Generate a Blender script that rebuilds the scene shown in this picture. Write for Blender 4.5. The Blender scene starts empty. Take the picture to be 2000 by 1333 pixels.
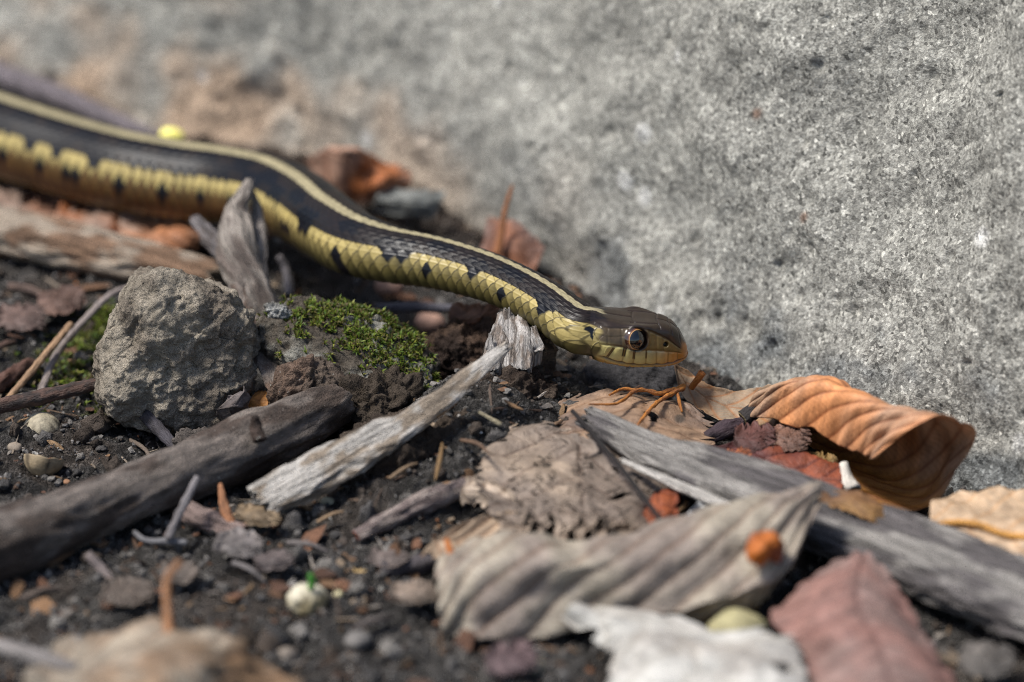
import bpy, bmesh, math, random
import numpy as np
from mathutils import Vector

R = math.radians
rng = np.random.default_rng(7)
random.seed(7)
S = 0.01                      # everything below is laid out in centimetres; S turns cm into metres
sc = bpy.context.scene

# ------------------------------------------------------------------ camera
PITCH, DIST, FPX = R(25), 100.0, 10000.0       # cm; focal length in pixels of the 2000 px wide photo
F = np.array([0, math.cos(PITCH), -math.sin(PITCH)])
U = np.array([0, math.sin(PITCH), math.cos(PITCH)])
CAM = -F * DIST
cam_d = bpy.data.cameras.new('camera')
cam_d.sensor_width = 36
cam_d.lens = 180
cam_d.clip_start = 0.02
cam_d.clip_end = 50
cam = bpy.data.objects.new('camera', cam_d)
cam.location = tuple(CAM * S)
cam.rotation_euler = (R(90) - PITCH, 0, 0)
sc.collection.objects.link(cam)
sc.camera = cam
cam_d.dof.use_dof = True
cam_d.dof.focus_distance = (DIST - 4.3) * S
cam_d.dof.aperture_fstop = 8.0
cam_d.dof.aperture_blades = 9

# ------------------------------------------------------------------ sky and sun
TO_SUN = Vector((-0.48, -0.08, 0.87)).normalized()
world = bpy.data.worlds.new('World')
sc.world = world
world.use_nodes = True
wn = world.node_tree
bg = wn.nodes['Background']
sky = wn.nodes.new('ShaderNodeTexSky')
sky.sky_type = 'NISHITA'
sky.sun_disc = False
sky.sun_elevation = math.asin(TO_SUN.z)
sky.sun_rotation = math.atan2(TO_SUN.x, TO_SUN.y)
sky.air_density = 1.0
sky.dust_density = 2.0
sky.ozone_density = 1.0
wn.links.new(sky.outputs['Color'], bg.inputs['Color'])
bg.inputs['Strength'].default_value = 0.075
sun_d = bpy.data.lights.new('sun', 'SUN')
sun_d.energy = 2.5

sun_d.angle = R(12)
sun_d.color = (1.0, 0.965, 0.91)
sun = bpy.data.objects.new('sun', sun_d)
sun.rotation_euler = (-TO_SUN).to_track_quat('-Z', 'Y').to_euler()
sun.location = (0, 0, 2)
sc.collection.objects.link(sun)

sc.view_settings.view_transform = 'Standard'
sc.view_settings.look = 'None'
sc.view_settings.exposure = 1.0
sc.view_settings.gamma = 1.0
sc.view_settings.use_curve_mapping = False
sc.render.engine = 'CYCLES'
sc.cycles.use_denoising = True
sc.cycles.denoising_prefilter = 'NONE'
sc.cycles.use_adaptive_sampling = False
sc.cycles.sample_clamp_indirect = 1.5
sc.cycles.sample_clamp_direct = 6.0
sc.cycles.blur_glossy = 0.5
sc.cycles.filter_width = 1.0
sc.cycles.max_bounces = 6
sc.cycles.diffuse_bounces = 3
sc.cycles.caustics_reflective = False
sc.cycles.caustics_refractive = False

# ------------------------------------------------------------------ numeric helpers
def G(px, py, z=0.0):
    """world point (cm) at height z seen at photo pixel px, py"""
    d = F + np.array([1, 0, 0]) * (px - 1000) / FPX + U * (666.5 - py) / FPX
    return CAM + d * ((z - CAM[2]) / d[2])

def depth(P):
    return float(np.dot(np.asarray(P) - CAM, F))

def srgb(r, g, b):
    c = np.array([r, g, b]) / 255.0
    return np.where(c <= 0.04045, c / 12.92, ((c + 0.055) / 1.055) ** 2.4)

def sstep(a, b, x):
    t = np.clip((x - a) / (b - a), 0, 1)
    return t * t * (3 - 2 * t)

_GR = np.array([[1,1,0],[-1,1,0],[1,-1,0],[-1,-1,0],[1,0,1],[-1,0,1],[1,0,-1],[-1,0,-1],[0,1,1],[0,-1,1],[0,1,-1],[0,-1,-1]], float)
def _h(ix, iy, iz, seed):
    h = (ix.astype(np.uint32) * np.uint32(73856093)) ^ (iy.astype(np.uint32) * np.uint32(19349663)) ^ (iz.astype(np.uint32) * np.uint32(83492791)) ^ np.uint32((seed * 2654435761) & 0xffffffff)
    h ^= h >> np.uint32(13)
    h *= np.uint32(1274126177)
    h ^= h >> np.uint32(16)
    return h

def pn(P, seed=0):
    P = np.asarray(P, float)
    sh = P.shape[:-1]
    P = P.reshape(-1, 3)
    I = np.floor(P).astype(np.int64)
    f = P - I
    w = f * f * f * (f * (f * 6 - 15) + 10)
    out = np.zeros(len(P))
    for dx in (0, 1):
        for dy in (0, 1):
            for dz in (0, 1):
                g = _GR[_h(I[:, 0] + dx, I[:, 1] + dy, I[:, 2] + dz, seed) % np.uint32(12)]
                d = g[:, 0] * (f[:, 0] - dx) + g[:, 1] * (f[:, 1] - dy) + g[:, 2] * (f[:, 2] - dz)
                out += d * np.where(dx, w[:, 0], 1 - w[:, 0]) * np.where(dy, w[:, 1], 1 - w[:, 1]) * np.where(dz, w[:, 2], 1 - w[:, 2])
    return out.reshape(sh)

def fbm(P, oct=4, seed=0, gain=0.5):
    P = np.asarray(P, float)
    a, s, o = 1.0, 1.0, 0
    for k in range(oct):
        o = o + a * pn(P * s + 17.3 * k, seed + k)
        a *= gain
        s *= 2.03
    return o

def worley(P, seed=0):
    """distance to the nearest cell point and a random number of that cell"""
    P = np.asarray(P, float)
    sh = P.shape[:-1]
    P = P.reshape(-1, 3)
    I = np.floor(P).astype(np.int64)
    best = np.full(len(P), 9.0)
    idr = np.zeros(len(P))
    for dx in (-1, 0, 1):
        for dy in (-1, 0, 1):
            for dz in (-1, 0, 1):
                J = I + np.array([dx, dy, dz])
                h = _h(J[:, 0], J[:, 1], J[:, 2], seed)
                o = np.stack([(h & 1023) / 1023.0, ((h >> np.uint32(10)) & 1023) / 1023.0, ((h >> np.uint32(20)) & 1023) / 1023.0], 1)
                d = np.linalg.norm(J + o - P, axis=1)
                m = d < best
                best = np.where(m, d, best)
                idr = np.where(m, ((h >> np.uint32(7)) & 4095) / 4095.0, idr)
    return best.reshape(sh), idr.reshape(sh)

def cr_eval(C, t):
    """Catmull-Rom through C (n,...), t in 0..1 (array), returns len(t),..."""
    C = np.asarray(C, float)
    n = len(C)
    E = np.concatenate([[2 * C[0] - C[1]], C, [2 * C[-1] - C[-2]]])
    x = np.clip(t, 0, 1) * (n - 1)
    i = np.minimum(np.floor(x).astype(int), n - 2)
    f = (x - i).reshape((-1,) + (1,) * (C.ndim - 1))
    p0, p1, p2, p3 = E[i], E[i + 1], E[i + 2], E[i + 3]
    return 0.5 * (2 * p1 + (p2 - p0) * f + (2 * p0 - 5 * p1 + 4 * p2 - p3) * f ** 2 + (3 * p1 - p0 - 3 * p2 + p3) * f ** 3)

def unit(v):
    return v / np.maximum(np.linalg.norm(v, axis=-1, keepdims=True), 1e-9)

def grid_normals(V, wrap=False):
    du = np.gradient(V, axis=0)
    if wrap:
        dv = np.roll(V, -1, 1) - np.roll(V, 1, 1)
    else:
        dv = np.gradient(V, axis=1)
    return unit(np.cross(du, dv))

def grid_faces(nu, nv, wrap=False):
    i = np.arange(nu - 1)[:, None]
    j = np.arange(nv if wrap else nv - 1)[None, :]
    j2 = (j + 1) % nv
    return np.stack([i * nv + j, (i + 1) * nv + j, (i + 1) * nv + j2, i * nv + j2], -1).reshape(-1, 4)

# ------------------------------------------------------------------ object helpers
def mesh_data(name, V, F4, mat, col=None, rest=None, smooth=True, F3=None, extra=None):
    me = bpy.data.meshes.new(name)
    V = np.asarray(V, float)
    nq = 0 if F4 is None else len(F4)
    nt = 0 if F3 is None else len(F3)
    loops = np.concatenate([np.asarray(x).ravel() for x in (F4, F3) if x is not None and len(x)]).astype(np.int32)
    me.vertices.add(len(V))
    me.vertices.foreach_set('co', (V * S).astype(np.float32).ravel())
    me.loops.add(len(loops))
    me.loops.foreach_set('vertex_index', loops)
    me.polygons.add(nq + nt)
    st = np.concatenate([np.arange(nq) * 4, nq * 4 + np.arange(nt) * 3]).astype(np.int32)
    me.polygons.foreach_set('loop_start', st)
    me.update(calc_edges=True)
    me.polygons.foreach_set('use_smooth', np.full(nq + nt, smooth))
    if col is None:
        col = np.full((len(V), 3), 0.5)
    col = np.broadcast_to(np.asarray(col, float), (len(V), 3))
    a = me.attributes.new('Col', 'FLOAT_COLOR', 'POINT')
    a.data.foreach_set('color', np.concatenate([np.clip(col, 0, 1), np.ones((len(V), 1))], 1).astype(np.float32).ravel())
    a = me.attributes.new('rest', 'FLOAT_VECTOR', 'POINT')
    a.data.foreach_set('vector', np.asarray(V if rest is None else rest).astype(np.float32).ravel())
    for k, v in (extra or {}).items():
        a = me.attributes.new(k, 'FLOAT', 'POINT')
        a.data.foreach_set('value', np.asarray(v).astype(np.float32).ravel())
    me.materials.append(mat)
    me.validate()
    return me

def link(name, me, origin, parent=None):
    o = bpy.data.objects.new(name, me)
    sc.collection.objects.link(o)
    p = np.zeros(3)
    if parent is not None:
        o.parent = parent
        p = np.array(parent['_w'])
    o.location = tuple((np.asarray(origin) - p) * S)
    o['_w'] = [float(x) for x in origin]
    return o

def mobj(name, V, F4, mat, parent=None, col=None, rest=None, smooth=True, F3=None, origin=None, extra=None):
    V = np.asarray(V, float).reshape(-1, 3)
    if origin is None:
        origin = np.array([V[:, 0].mean(), V[:, 1].mean(), V[:, 2].min()])
    r = V if rest is None else np.asarray(rest).reshape(-1, 3)
    me = mesh_data(name, V - origin, F4, mat, None if col is None else np.asarray(col).reshape(-1, 3), r, smooth, F3, extra)
    return link(name, me, origin, parent)

def tag(o, label=None, cat=None, group=None, kind=None):
    if label: o['label'] = label
    if cat: o['category'] = cat
    if group: o['group'] = group
    if kind: o['kind'] = kind
    return o

def thing(name, label, cat, origin, group=None):
    o = bpy.data.objects.new(name, None)
    o.empty_display_size = 0.01
    sc.collection.objects.link(o)
    o.location = tuple(np.asarray(origin) * S)
    o['_w'] = [float(x) for x in origin]
    return tag(o, label, cat, group)

# ------------------------------------------------------------------ materials
def material(name, rough=0.7, spec=0.4, var=0.35, scale=(4, 4, 4), bump=0.02, bscale=None, fine=None, transl=0.0, coat=0.0, speck=None, roughattr=False):
    """Col attribute times noise in 'rest' space (cm), noise bump; bump is a depth in cm"""
    m = bpy.data.materials.new(name)
    m.use_nodes = True
    nt = m.node_tree
    N, L = nt.nodes, nt.links
    b = N['Principled BSDF']
    b.inputs['Roughness'].default_value = rough
    b.inputs['Specular IOR Level'].default_value = spec
    b.inputs['Coat Weight'].default_value = coat
    b.inputs['Coat Roughness'].default_value = 0.12
    at = N.new('ShaderNodeAttribute'); at.attribute_name = 'Col'
    re = N.new('ShaderNodeAttribute'); re.attribute_name = 'rest'
    def noise(sca, detail=4, ro=0.6):
        mp = N.new('ShaderNodeMapping'); mp.inputs['Scale'].default_value = sca
        L.new(re.outputs['Vector'], mp.inputs['Vector'])
        n = N.new('ShaderNodeTexNoise'); n.inputs['Scale'].default_value = 1.0
        n.inputs['Detail'].default_value = detail; n.inputs['Roughness'].default_value = ro
        L.new(mp.outputs['Vector'], n.inputs['Vector'])
        return n.outputs['Fac']
    n1 = noise(scale, 6, 0.65)
    mr = N.new('ShaderNodeMapRange')
    mr.inputs['From Min'].default_value = 0.3; mr.inputs['From Max'].default_value = 0.7
    mr.inputs['To Min'].default_value = 1 - var; mr.inputs['To Max'].default_value = 1 + var
    L.new(n1, mr.inputs['Value'])
    mul = N.new('ShaderNodeMix'); mul.data_type = 'RGBA'; mul.blend_type = 'MULTIPLY'
    mul.inputs['Factor'].default_value = 1.0
    L.new(at.outputs['Color'], mul.inputs['A']); L.new(mr.outputs['Result'], mul.inputs['B'])
    colout = mul.outputs['Result']
    if speck:
        sc_, thr, cc = speck
        sn = noise(sc_, 2, 0.5)
        ms = N.new('ShaderNodeMapRange')
        ms.inputs['From Min'].default_value = thr; ms.inputs['From Max'].default_value = thr + 0.05
        L.new(sn, ms.inputs['Value'])
        mx = N.new('ShaderNodeMix'); mx.data_type = 'RGBA'
        L.new(ms.outputs['Result'], mx.inputs['Factor'])
        L.new(colout, mx.inputs['A']); mx.inputs['B'].default_value = (*cc, 1)
        colout = mx.outputs['Result']
    L.new(colout, b.inputs['Base Color'])
    bp = N.new('ShaderNodeBump'); bp.inputs['Strength'].default_value = 1.0
    bp.inputs['Distance'].default_value = bump * S
    L.new(noise(bscale or scale, 6, 0.7), bp.inputs['Height'])
    nrm = bp.outputs['Normal']
    if fine:
        b2 = N.new('ShaderNodeBump'); b2.inputs['Distance'].default_value = fine[1] * S
        L.new(noise(fine[0], 3, 0.6), b2.inputs['Height']); L.new(nrm, b2.inputs['Normal'])
        nrm = b2.outputs['Normal']
    L.new(nrm, b.inputs['Normal'])
    if roughattr:
        ra = N.new('ShaderNodeAttribute'); ra.attribute_name = 'gloss'
        L.new(ra.outputs['Fac'], b.inputs['Roughness'])
        sa2 = N.new('ShaderNodeAttribute'); sa2.attribute_name = 'spec'
        L.new(sa2.outputs['Fac'], b.inputs['Specular IOR Level'])
    if transl > 0:
        t = N.new('ShaderNodeBsdfTranslucent'); L.new(colout, t.inputs['Color']); L.new(nrm, t.inputs['Normal'])
        ms = N.new('ShaderNodeMixShader'); ms.inputs['Fac'].default_value = transl
        L.new(b.outputs['BSDF'], ms.inputs[1]); L.new(t.outputs['BSDF'], ms.inputs[2])
        L.new(ms.outputs['Shader'], N['Material Output'].inputs['Surface'])
    return m

M = {}
M['rock'] = material('stone_face', 0.9, 0.25, 0.22, (2.2, 2.2, 2.2), 0.055, (9, 9, 9), ((26, 26, 26), 0.03))
M['soil'] = material('dark_soil', 0.9, 0.3, 0.55, (5, 5, 5), 0.35, (6, 6, 6), ((24, 24, 24), 0.12), speck=((9, 9, 9), 0.70, tuple(srgb(150, 140, 125))))
M['clod'] = material('dried_mud', 0.92, 0.2, 0.34, (6, 6, 6), 0.20, (9, 9, 9), ((26, 26, 26), 0.09))
M['crumb'] = material('crumb', 0.85, 0.3, 0.4, (9, 9, 9), 0.10, (16, 16, 16))
M['wood'] = material('weathered_wood', 0.8, 0.3, 0.75, (0.7, 11, 11), 0.16, (0.8, 14, 14), ((3, 40, 40), 0.04))
M['bark'] = material('dark_bark', 0.7, 0.4, 0.55, (3.0, 6, 6), 0.12, (4, 9, 9), ((20, 26, 26), 0.05), speck=((11, 13, 13), 0.70, tuple(srgb(165, 160, 150))))
M['twig'] = material('twig_bark', 0.65, 0.4, 0.5, (1.5, 9, 9), 0.06, (3, 14, 14), ((14, 30, 30), 0.03))
M['leaf'] = material('dead_leaf', 0.52, 0.4, 0.28, (5, 5, 5), 0.035, (9, 9, 9), ((28, 28, 28), 0.010), transl=0.08)
M['moss'] = material('moss_leaves', 0.55, 0.4, 0.25, (8, 8, 8), 0.0, transl=0.25)
M['stone'] = material('pebble', 0.75, 0.4, 0.25, (5, 5, 5), 0.02, (12, 12, 12))
M['shell'] = material('nut_shell', 0.6, 0.4, 0.25, (5, 5, 5), 0.015, (10, 10, 10))
M['skin'] = material('snake_scales', 0.36, 0.38, 0.16, (9, 9, 9), 0.002, (30, 30, 30), roughattr=True)
M['eye'] = material('snake_eye', 0.05, 0.6, 0.1, (9, 9, 9), 0.0, coat=1.0)
M['eye'].node_tree.nodes['Principled BSDF'].inputs['Coat Roughness'].default_value = 0.02

# ------------------------------------------------------------------ ground
def gauss_at(px, py, h, sx, sy, rot=0.0, z=0.0):
    c = G(px, py, z)
    return (c[0], c[1], h, sx, sy, R(rot))
MOUNDS = [
    gauss_at(960, 870, 1.0, 1.3, 1.9, -20),     # bank under the splintered stub
    gauss_at(830, 960, 0.45, 1.4, 1.5),
    gauss_at(1180, 930, 0.25, 2.2, 2.0),
    gauss_at(620, 640, -0.9, 1.5, 1.5),         # hollow beneath the snake
    gauss_at(780, 690, -0.7, 1.3, 1.3),
    gauss_at(450, 850, -0.6, 0.9, 0.9),
    gauss_at(660, 850, -0.7, 0.8, 0.9),
    gauss_at(1540, 1180, -0.6, 0.8, 1.0),
    gauss_at(1930, 1260, -0.5, 1.2, 1.2),
    gauss_at(1750, 930, -0.45, 1.3, 1.1),
]
def gz(x, y):
    x = np.asarray(x, float); y = np.asarray(y, float)
    z = np.zeros_like(x)
    for cx, cy, h, sx, sy, r in MOUNDS:
        dx, dy = x - cx, y - cy
        a = dx * math.cos(r) + dy * math.sin(r)
        b = -dx * math.sin(r) + dy * math.cos(r)
        z += h * np.exp(-0.5 * ((a / sx) ** 2 + (b / sy) ** 2))
    P = np.stack([x, y, 0 * x], -1)
    z += 0.22 * fbm(P * 0.35, 3, 11) + 0.16 * fbm(P * 1.3, 3, 12)
    return z

def axis_coords(lo, hi, step, far):
    a = np.arange(lo, hi, step)
    e = np.geomspace(step * 2, far, 18)
    return np.concatenate([(lo - e)[::-1], a, hi + e])
gx = axis_coords(-12, 12.5, 0.055, 200)
gy = axis_coords(-18, 15, 0.075, 200)
X, Y = np.meshgrid(gx, gy, indexing='ij')
Z = gz(X, Y)
P0 = np.stack([X, Y, 0 * X], -1)
near = (np.abs(X) < 13) & (Y > -19) & (Y < 16)
fine = np.zeros_like(X)
w1, i1 = worley(P0[near] * 3.2 + 0.3 * fbm(P0[near] * 2, 2, 5)[:, None], 3)
fine[near] = 0.10 * (i1 - 0.5) * (1 - w1) + 0.10 * np.abs(fbm(P0[near] * 3.5, 3, 6))
Z = Z + fine
pat = fbm(P0 * 0.25, 3, 21)
c0, c1, c2 = srgb(94, 91, 88), srgb(122, 118, 113), srgb(120, 108, 98)
k = sstep(-0.3, 0.5, pat)[..., None]
col = c0 * (1 - k) + c1 * k
k2 = (sstep(0.0, 0.4, fbm(P0 * 0.5, 2, 33)) * 0.6)[..., None]
col = col * (1 - k2) + c2 * k2
k3 = sstep(2, 8, Y)[..., None] * 0.7                       # leaf mould, browner towards the stone
col = col * (1 - k3) + srgb(112, 94, 82) * k3
# thin moss film on the soil beside the mud clod
for px, py, s_ in ((170, 690, 1.0), (200, 640, 0.5), (130, 740, 0.7), (210, 800, 0.5)):
    c = G(px, py)
    w = np.exp(-((X - c[0]) ** 2 + (Y - c[1]) ** 2) / (s_ ** 2)) * sstep(-0.05, 0.3, fbm(P0 * 2.2, 3, 44))
    col = col * (1 - 0.8 * w[..., None]) + srgb(120, 130, 50) * 0.8 * w[..., None]
ground = mobj('ground', np.stack([X, Y, Z], -1), grid_faces(len(gx), len(gy)), M['soil'], col=col, origin=np.zeros(3))
tag(ground, kind='structure')

# ------------------------------------------------------------------ the big stone
base_px = [(-500, 20), (-250, 80), (0, 165), (300, 258), (600, 325), (850, 415), (1100, 560), (1300, 688), (1500, 764), (1700, 850), (1900, 940), (2150, 1065), (2500, 1230)]
base = np.array([G(px, py, 0.0) for px, py in base_px])
ns, nh = 760, 420
tt = np.linspace(0, 1, 2000)
bl = cr_eval(base, tt)
arc = np.concatenate([[0], np.cumsum(np.linalg.norm(np.diff(bl, axis=0), axis=1))])
dens = np.linspace(0, arc[-1], ns)
bl = np.stack([np.interp(dens, arc, bl[:, i]) for i in range(3)], 1)
tan_ = unit(np.gradient(bl, axis=0)); ker = np.ones(120) / 120
pad = np.concatenate([np.repeat(tan_[:1], 60, 0), tan_, np.repeat(tan_[-1:], 60, 0)])
tan_ = unit(np.stack([np.convolve(pad[:, i], ker, 'same')[60:60 + ns] for i in range(3)], 1))
back = np.stack([-tan_[:, 1], tan_[:, 0], 0 * tan_[:, 0]], 1)
hh = np.concatenate([np.linspace(-2.2, 15, nh - 40), 15 + np.linspace(0.05, 1, 40) ** 1.5 * 14])
lean = np.where(hh < 15, hh * 0.36, 15 * 0.36 + (hh - 15) * 1.6)
zz = np.where(hh < 15, hh, 15 + 3.0 * (1 - np.exp(-(hh - 15) / 3.0)))
V = bl[:, None, :] + back[:, None, :] * lean[None, :, None] + np.array([0, 0, 1]) * zz[None, :, None]
Nn = grid_normals(V)
if Nn[ns // 2, nh // 2, 1] > 0: Nn = -Nn
rest = V.copy()
d = 0.55 * fbm(V * 0.16, 2, 51) + 0.22 * fbm(V * 0.55, 3, 52) + 0.05 * fbm(V * 2.0, 3, 53)
w1, i1 = worley(V * 1.6, 54)
d -= 0.10 * sstep(0.32, 0.05, w1) * (i1 > 0.6)            # pits
d += 0.014 * pn(V * 6.5, 55)
# chipped ledge where the stone meets the soil
V = V + Nn * d[..., None]
q = fbm(rest * 0.4, 3, 61)[..., None]
col = srgb(150, 148, 140) * (0.98 + 0.10 * q)
h3 = hh[None, :, None]
warm = sstep(2.0, -0.5, h3 + 2.5 * fbm(rest * 0.5, 2, 62)[..., None]) * sstep(3.0, -6.0, rest[..., :1])
col = col * (1 - 0.55 * warm) + srgb(196, 160, 126) * 0.55 * warm
stain = sstep(1.5, -0.2, h3 + 1.6 * fbm(rest * 0.9, 3, 63)[..., None]) * sstep(-2.0, 3.0, rest[..., :1])
col = col * (1 - 0.75 * stain) + srgb(92, 96, 98) * 0.75 * stain
w2, i2 = worley(rest * 1.1, 64)
sp = (sstep(0.26, 0.14, w2) * (i2 > 0.88))[..., None]
sp = sp * 0.6; col = col * (1 - sp) + srgb(215, 213, 208) * sp
sp = (sstep(0.20, 0.10, w2) * (i2 < 0.06))[..., None]
col = col * (1 - sp) + srgb(110, 92, 80) * sp
gr = fbm(rest * np.array([1.3, 1.3, 1.3]), 3, 66)[..., None]
col = col * (1 + 0.14 * gr)
rock = mobj('boulder', V, grid_faces(ns, nh), M['rock'], col=col, rest=rest, origin=G(1300, 640, 0))
tag(rock, 'large pale grey rough boulder rising behind the snake', 'boulder')
# fine salt-and-pepper grain of the stone
nt = M['rock'].node_tree
b = nt.nodes['Principled BSDF']
src = b.inputs['Base Color'].links[0].from_socket
re = nt.nodes.new('ShaderNodeAttribute'); re.attribute_name = 'rest'
dv = nt.nodes.new('ShaderNodeTexNoise'); dv.inputs['Scale'].default_value = 30; dv.inputs['Detail'].default_value = 1
nt.links.new(re.outputs['Vector'], dv.inputs['Vector'])
mdv = nt.nodes.new('ShaderNodeVectorMath'); mdv.operation = 'MULTIPLY_ADD'
mdv.inputs[1].default_value = (0.02, 0.02, 0.02)
nt.links.new(dv.outputs['Color'], mdv.inputs[0]); nt.links.new(re.outputs['Vector'], mdv.inputs[2])
for sca, lo, hi in ((8, 0.88, 1.12), (15, 0.66, 1.34), (25, 0.66, 1.34)):
    n = nt.nodes.new('ShaderNodeTexVoronoi'); n.inputs['Scale'].default_value = sca
    nt.links.new(mdv.outputs['Vector'], n.inputs['Vector'])
    sx = nt.nodes.new('ShaderNodeSeparateColor'); nt.links.new(n.outputs['Color'], sx.inputs['Color'])
    mr = nt.nodes.new('ShaderNodeMapRange')
    mr.inputs['To Min'].default_value = lo; mr.inputs['To Max'].default_value = hi
    nt.links.new(sx.outputs['Red'], mr.inputs['Value'])
    mx = nt.nodes.new('ShaderNodeMix'); mx.data_type = 'RGBA'; mx.blend_type = 'MULTIPLY'; mx.inputs['Factor'].default_value = 1
    nt.links.new(src, mx.inputs['A']); nt.links.new(mr.outputs['Result'], mx.inputs['B'])
    src = mx.outputs['Result']
    if sca == 15:
        for chan, thr, op, fac in (('Blue', 0.90, 'GREATER_THAN', 0.50), ('Blue', 0.09, 'LESS_THAN', 1.45)):
            cmp_ = nt.nodes.new('ShaderNodeMath'); cmp_.operation = op; cmp_.inputs[1].default_value = thr
            nt.links.new(sx.outputs[chan], cmp_.inputs[0])
            m2 = nt.nodes.new('ShaderNodeMix'); m2.data_type = 'RGBA'; m2.blend_type = 'MULTIPLY'
            m2.inputs['B'].default_value = (fac, fac, fac, 1)
            nt.links.new(cmp_.outputs[0], m2.inputs['Factor']); nt.links.new(src, m2.inputs['A'])
            src = m2.outputs['Result']
        bb = nt.nodes.new('ShaderNodeBump'); bb.inputs['Distance'].default_value = 0.025 * S
        nt.links.new(sx.outputs['Green'], bb.inputs['Height'])
        nt.links.new(b.inputs['Normal'].links[0].from_socket, bb.inputs['Normal'])
        nt.links.new(bb.outputs['Normal'], b.inputs['Normal'])
nt.links.new(src, b.inputs['Base Color'])

# ------------------------------------------------------------------ the snake
ctl = [(-260, 190, 1.15, 80), (-160, 216, 1.15, 82), (-60, 246, 1.15, 83), (50, 282, 1.15, 83), (150, 312, 1.15, 82), (250, 338, 1.2, 81), (350, 355, 1.25, 80),
       (440, 365, 1.35, 78), (520, 380, 1.5, 76), (585, 405, 1.7, 71), (640, 443, 1.9, 67), (697, 480, 2.05, 63), (770, 503, 2.15, 57),
       (860, 519, 2.2, 53), (950, 543, 2.25, 49), (1020, 572, 2.25, 47), (1075, 603, 2.2, 47), (1110, 629, 2.12, 48), (1140, 648, 2.05, 49)]
pts = np.array([G(a, b_, c) for a, b_, c, r_ in ctl])
rad = np.array([r_ * depth(p) / FPX for p, (_, _, _, r_) in zip(pts, ctl)])
pxs = np.array([c[0] for c in ctl], float)
HL = 2.05
h0 = pts[-1]
h1 = G(1345, 667, 1.80)
hdir = unit(h1 - h0)
HL = float(np.linalg.norm(h1 - h0))
tq = np.linspace(0, 1, 3000)
cl = cr_eval(np.concatenate([pts, [h0 + hdir * 0.5]]), tq * (len(pts) - 1) / len(pts))
rr = cr_eval(np.concatenate([rad, [rad[-1]]])[:, None], tq * (len(pts) - 1) / len(pts))[:, 0]
pp = cr_eval(np.concatenate([pxs, [pxs[-1] + 40]])[:, None], tq * (len(pts) - 1) / len(pts))[:, 0]
arc = np.concatenate([[0], np.cumsum(np.linalg.norm(np.diff(cl, axis=0), axis=1))])
SB = arc[-1]
NB, NH, NT = 1150, 330, 300
sb = np.linspace(0, SB, NB)
# ring parameter, denser on the sides of the animal than under its belly
th = np.linspace(-math.pi, math.pi, NT, endpoint=False)
cB = np.stack([np.interp(sb, arc, cl[:, i]) for i in range(3)], 1)
rB = np.interp(sb, arc, rr)
pB = np.interp(sb, arc, pp)
ah = np.linspace(0, 1, NH + 1)[1:] ** 0.85
ah[-1] = 0.9995
cH = h0 + hdir * (ah * HL)[:, None]
C = np.concatenate([cB, cH])
tg = unit(np.gradient(C, axis=0))
tg[NB:] = hdir
for _ in range(30):
    tg[1:-1] = unit(tg[:-2] + 2 * tg[1:-1] + tg[2:])
roll = np.interp(np.concatenate([pB, np.full(NH, 1200)]), [-200, 300, 520, 640, 800, 1000, 1150], [R(0), R(0), R(4), R(12), R(-6), R(-4), R(0)])
up = np.array([0, 0, 1.0]) - tg * tg[:, 2:3]
up = unit(up)
bi = np.cross(tg, up)
up2 = up * np.cos(roll)[:, None] + bi * np.sin(roll)[:, None]
bi2 = -up * np.sin(roll)[:, None] + bi * np.cos(roll)[:, None]
# body cross-section (w, u), slightly flat below
ct, st = np.cos(th), np.sin(th)
ub = np.where(ct < -0.55, -0.55 + (ct + 0.55) * 0.55, ct)
wb = st * 1.0
A_ = np.concatenate([(sb - SB) / HL, ah])                 # head coordinate, 0 at the nape, 1 at the snout
# head profile
TL = np.array([0, .06, .13, .20, .27, .345, .40, .5])
HS = {
 0.0: [(0, .485), (.18, .45), (.35, .335), (.455, .165), (.48, -.06), (.40, -.27), (.29, -.39), (0, -.45)],
 0.2: [(0, .42), (.24, .415), (.43, .345), (.555, .15), (.585, -.05), (.51, -.30), (.37, -.43), (0, -.49)],
 0.4: [(0, .395), (.25, .395), (.43, .37), (.55, .20), (.60, -.05), (.54, -.32), (.385, -.445), (0, -.49)],
 0.53: [(0, .40), (.25, .405), (.415, .39), (.495, .20), (.55, -.06), (.50, -.335), (.365, -.435), (0, -.47)],
 0.68: [(0, .40), (.22, .40), (.35, .35), (.415, .17), (.465, -.07), (.43, -.335), (.31, -.425), (0, -.455)],
 0.78: [(0, .365), (.20, .365), (.315, .30), (.365, .13), (.405, -.09), (.38, -.33), (.28, -.415), (0, -.445)],
 0.88: [(0, .24), (.15, .235), (.235, .165), (.295, .03), (.325, -.12), (.31, -.305), (.22, -.39), (0, -.415)],
 0.945: [(0, .06), (.11, .055), (.175, -.0), (.225, -.07), (.25, -.16), (.235, -.275), (.16, -.34), (0, -.36)],
 0.985: [(0, -.07), (.06, -.075), (.105, -.10), (.135, -.14), (.15, -.19), (.14, -.25), (.09, -.285), (0, -.295)],
 1.0: [(0, -.165), (.02, -.167), (.035, -.17), (.045, -.18), (.05, -.19), (.04, -.20), (.025, -.21), (0, -.215)],
}
ka = np.array(sorted(HS))
kp = np.array([HS[a] for a in ka])                         # stations, 8, 2
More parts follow.
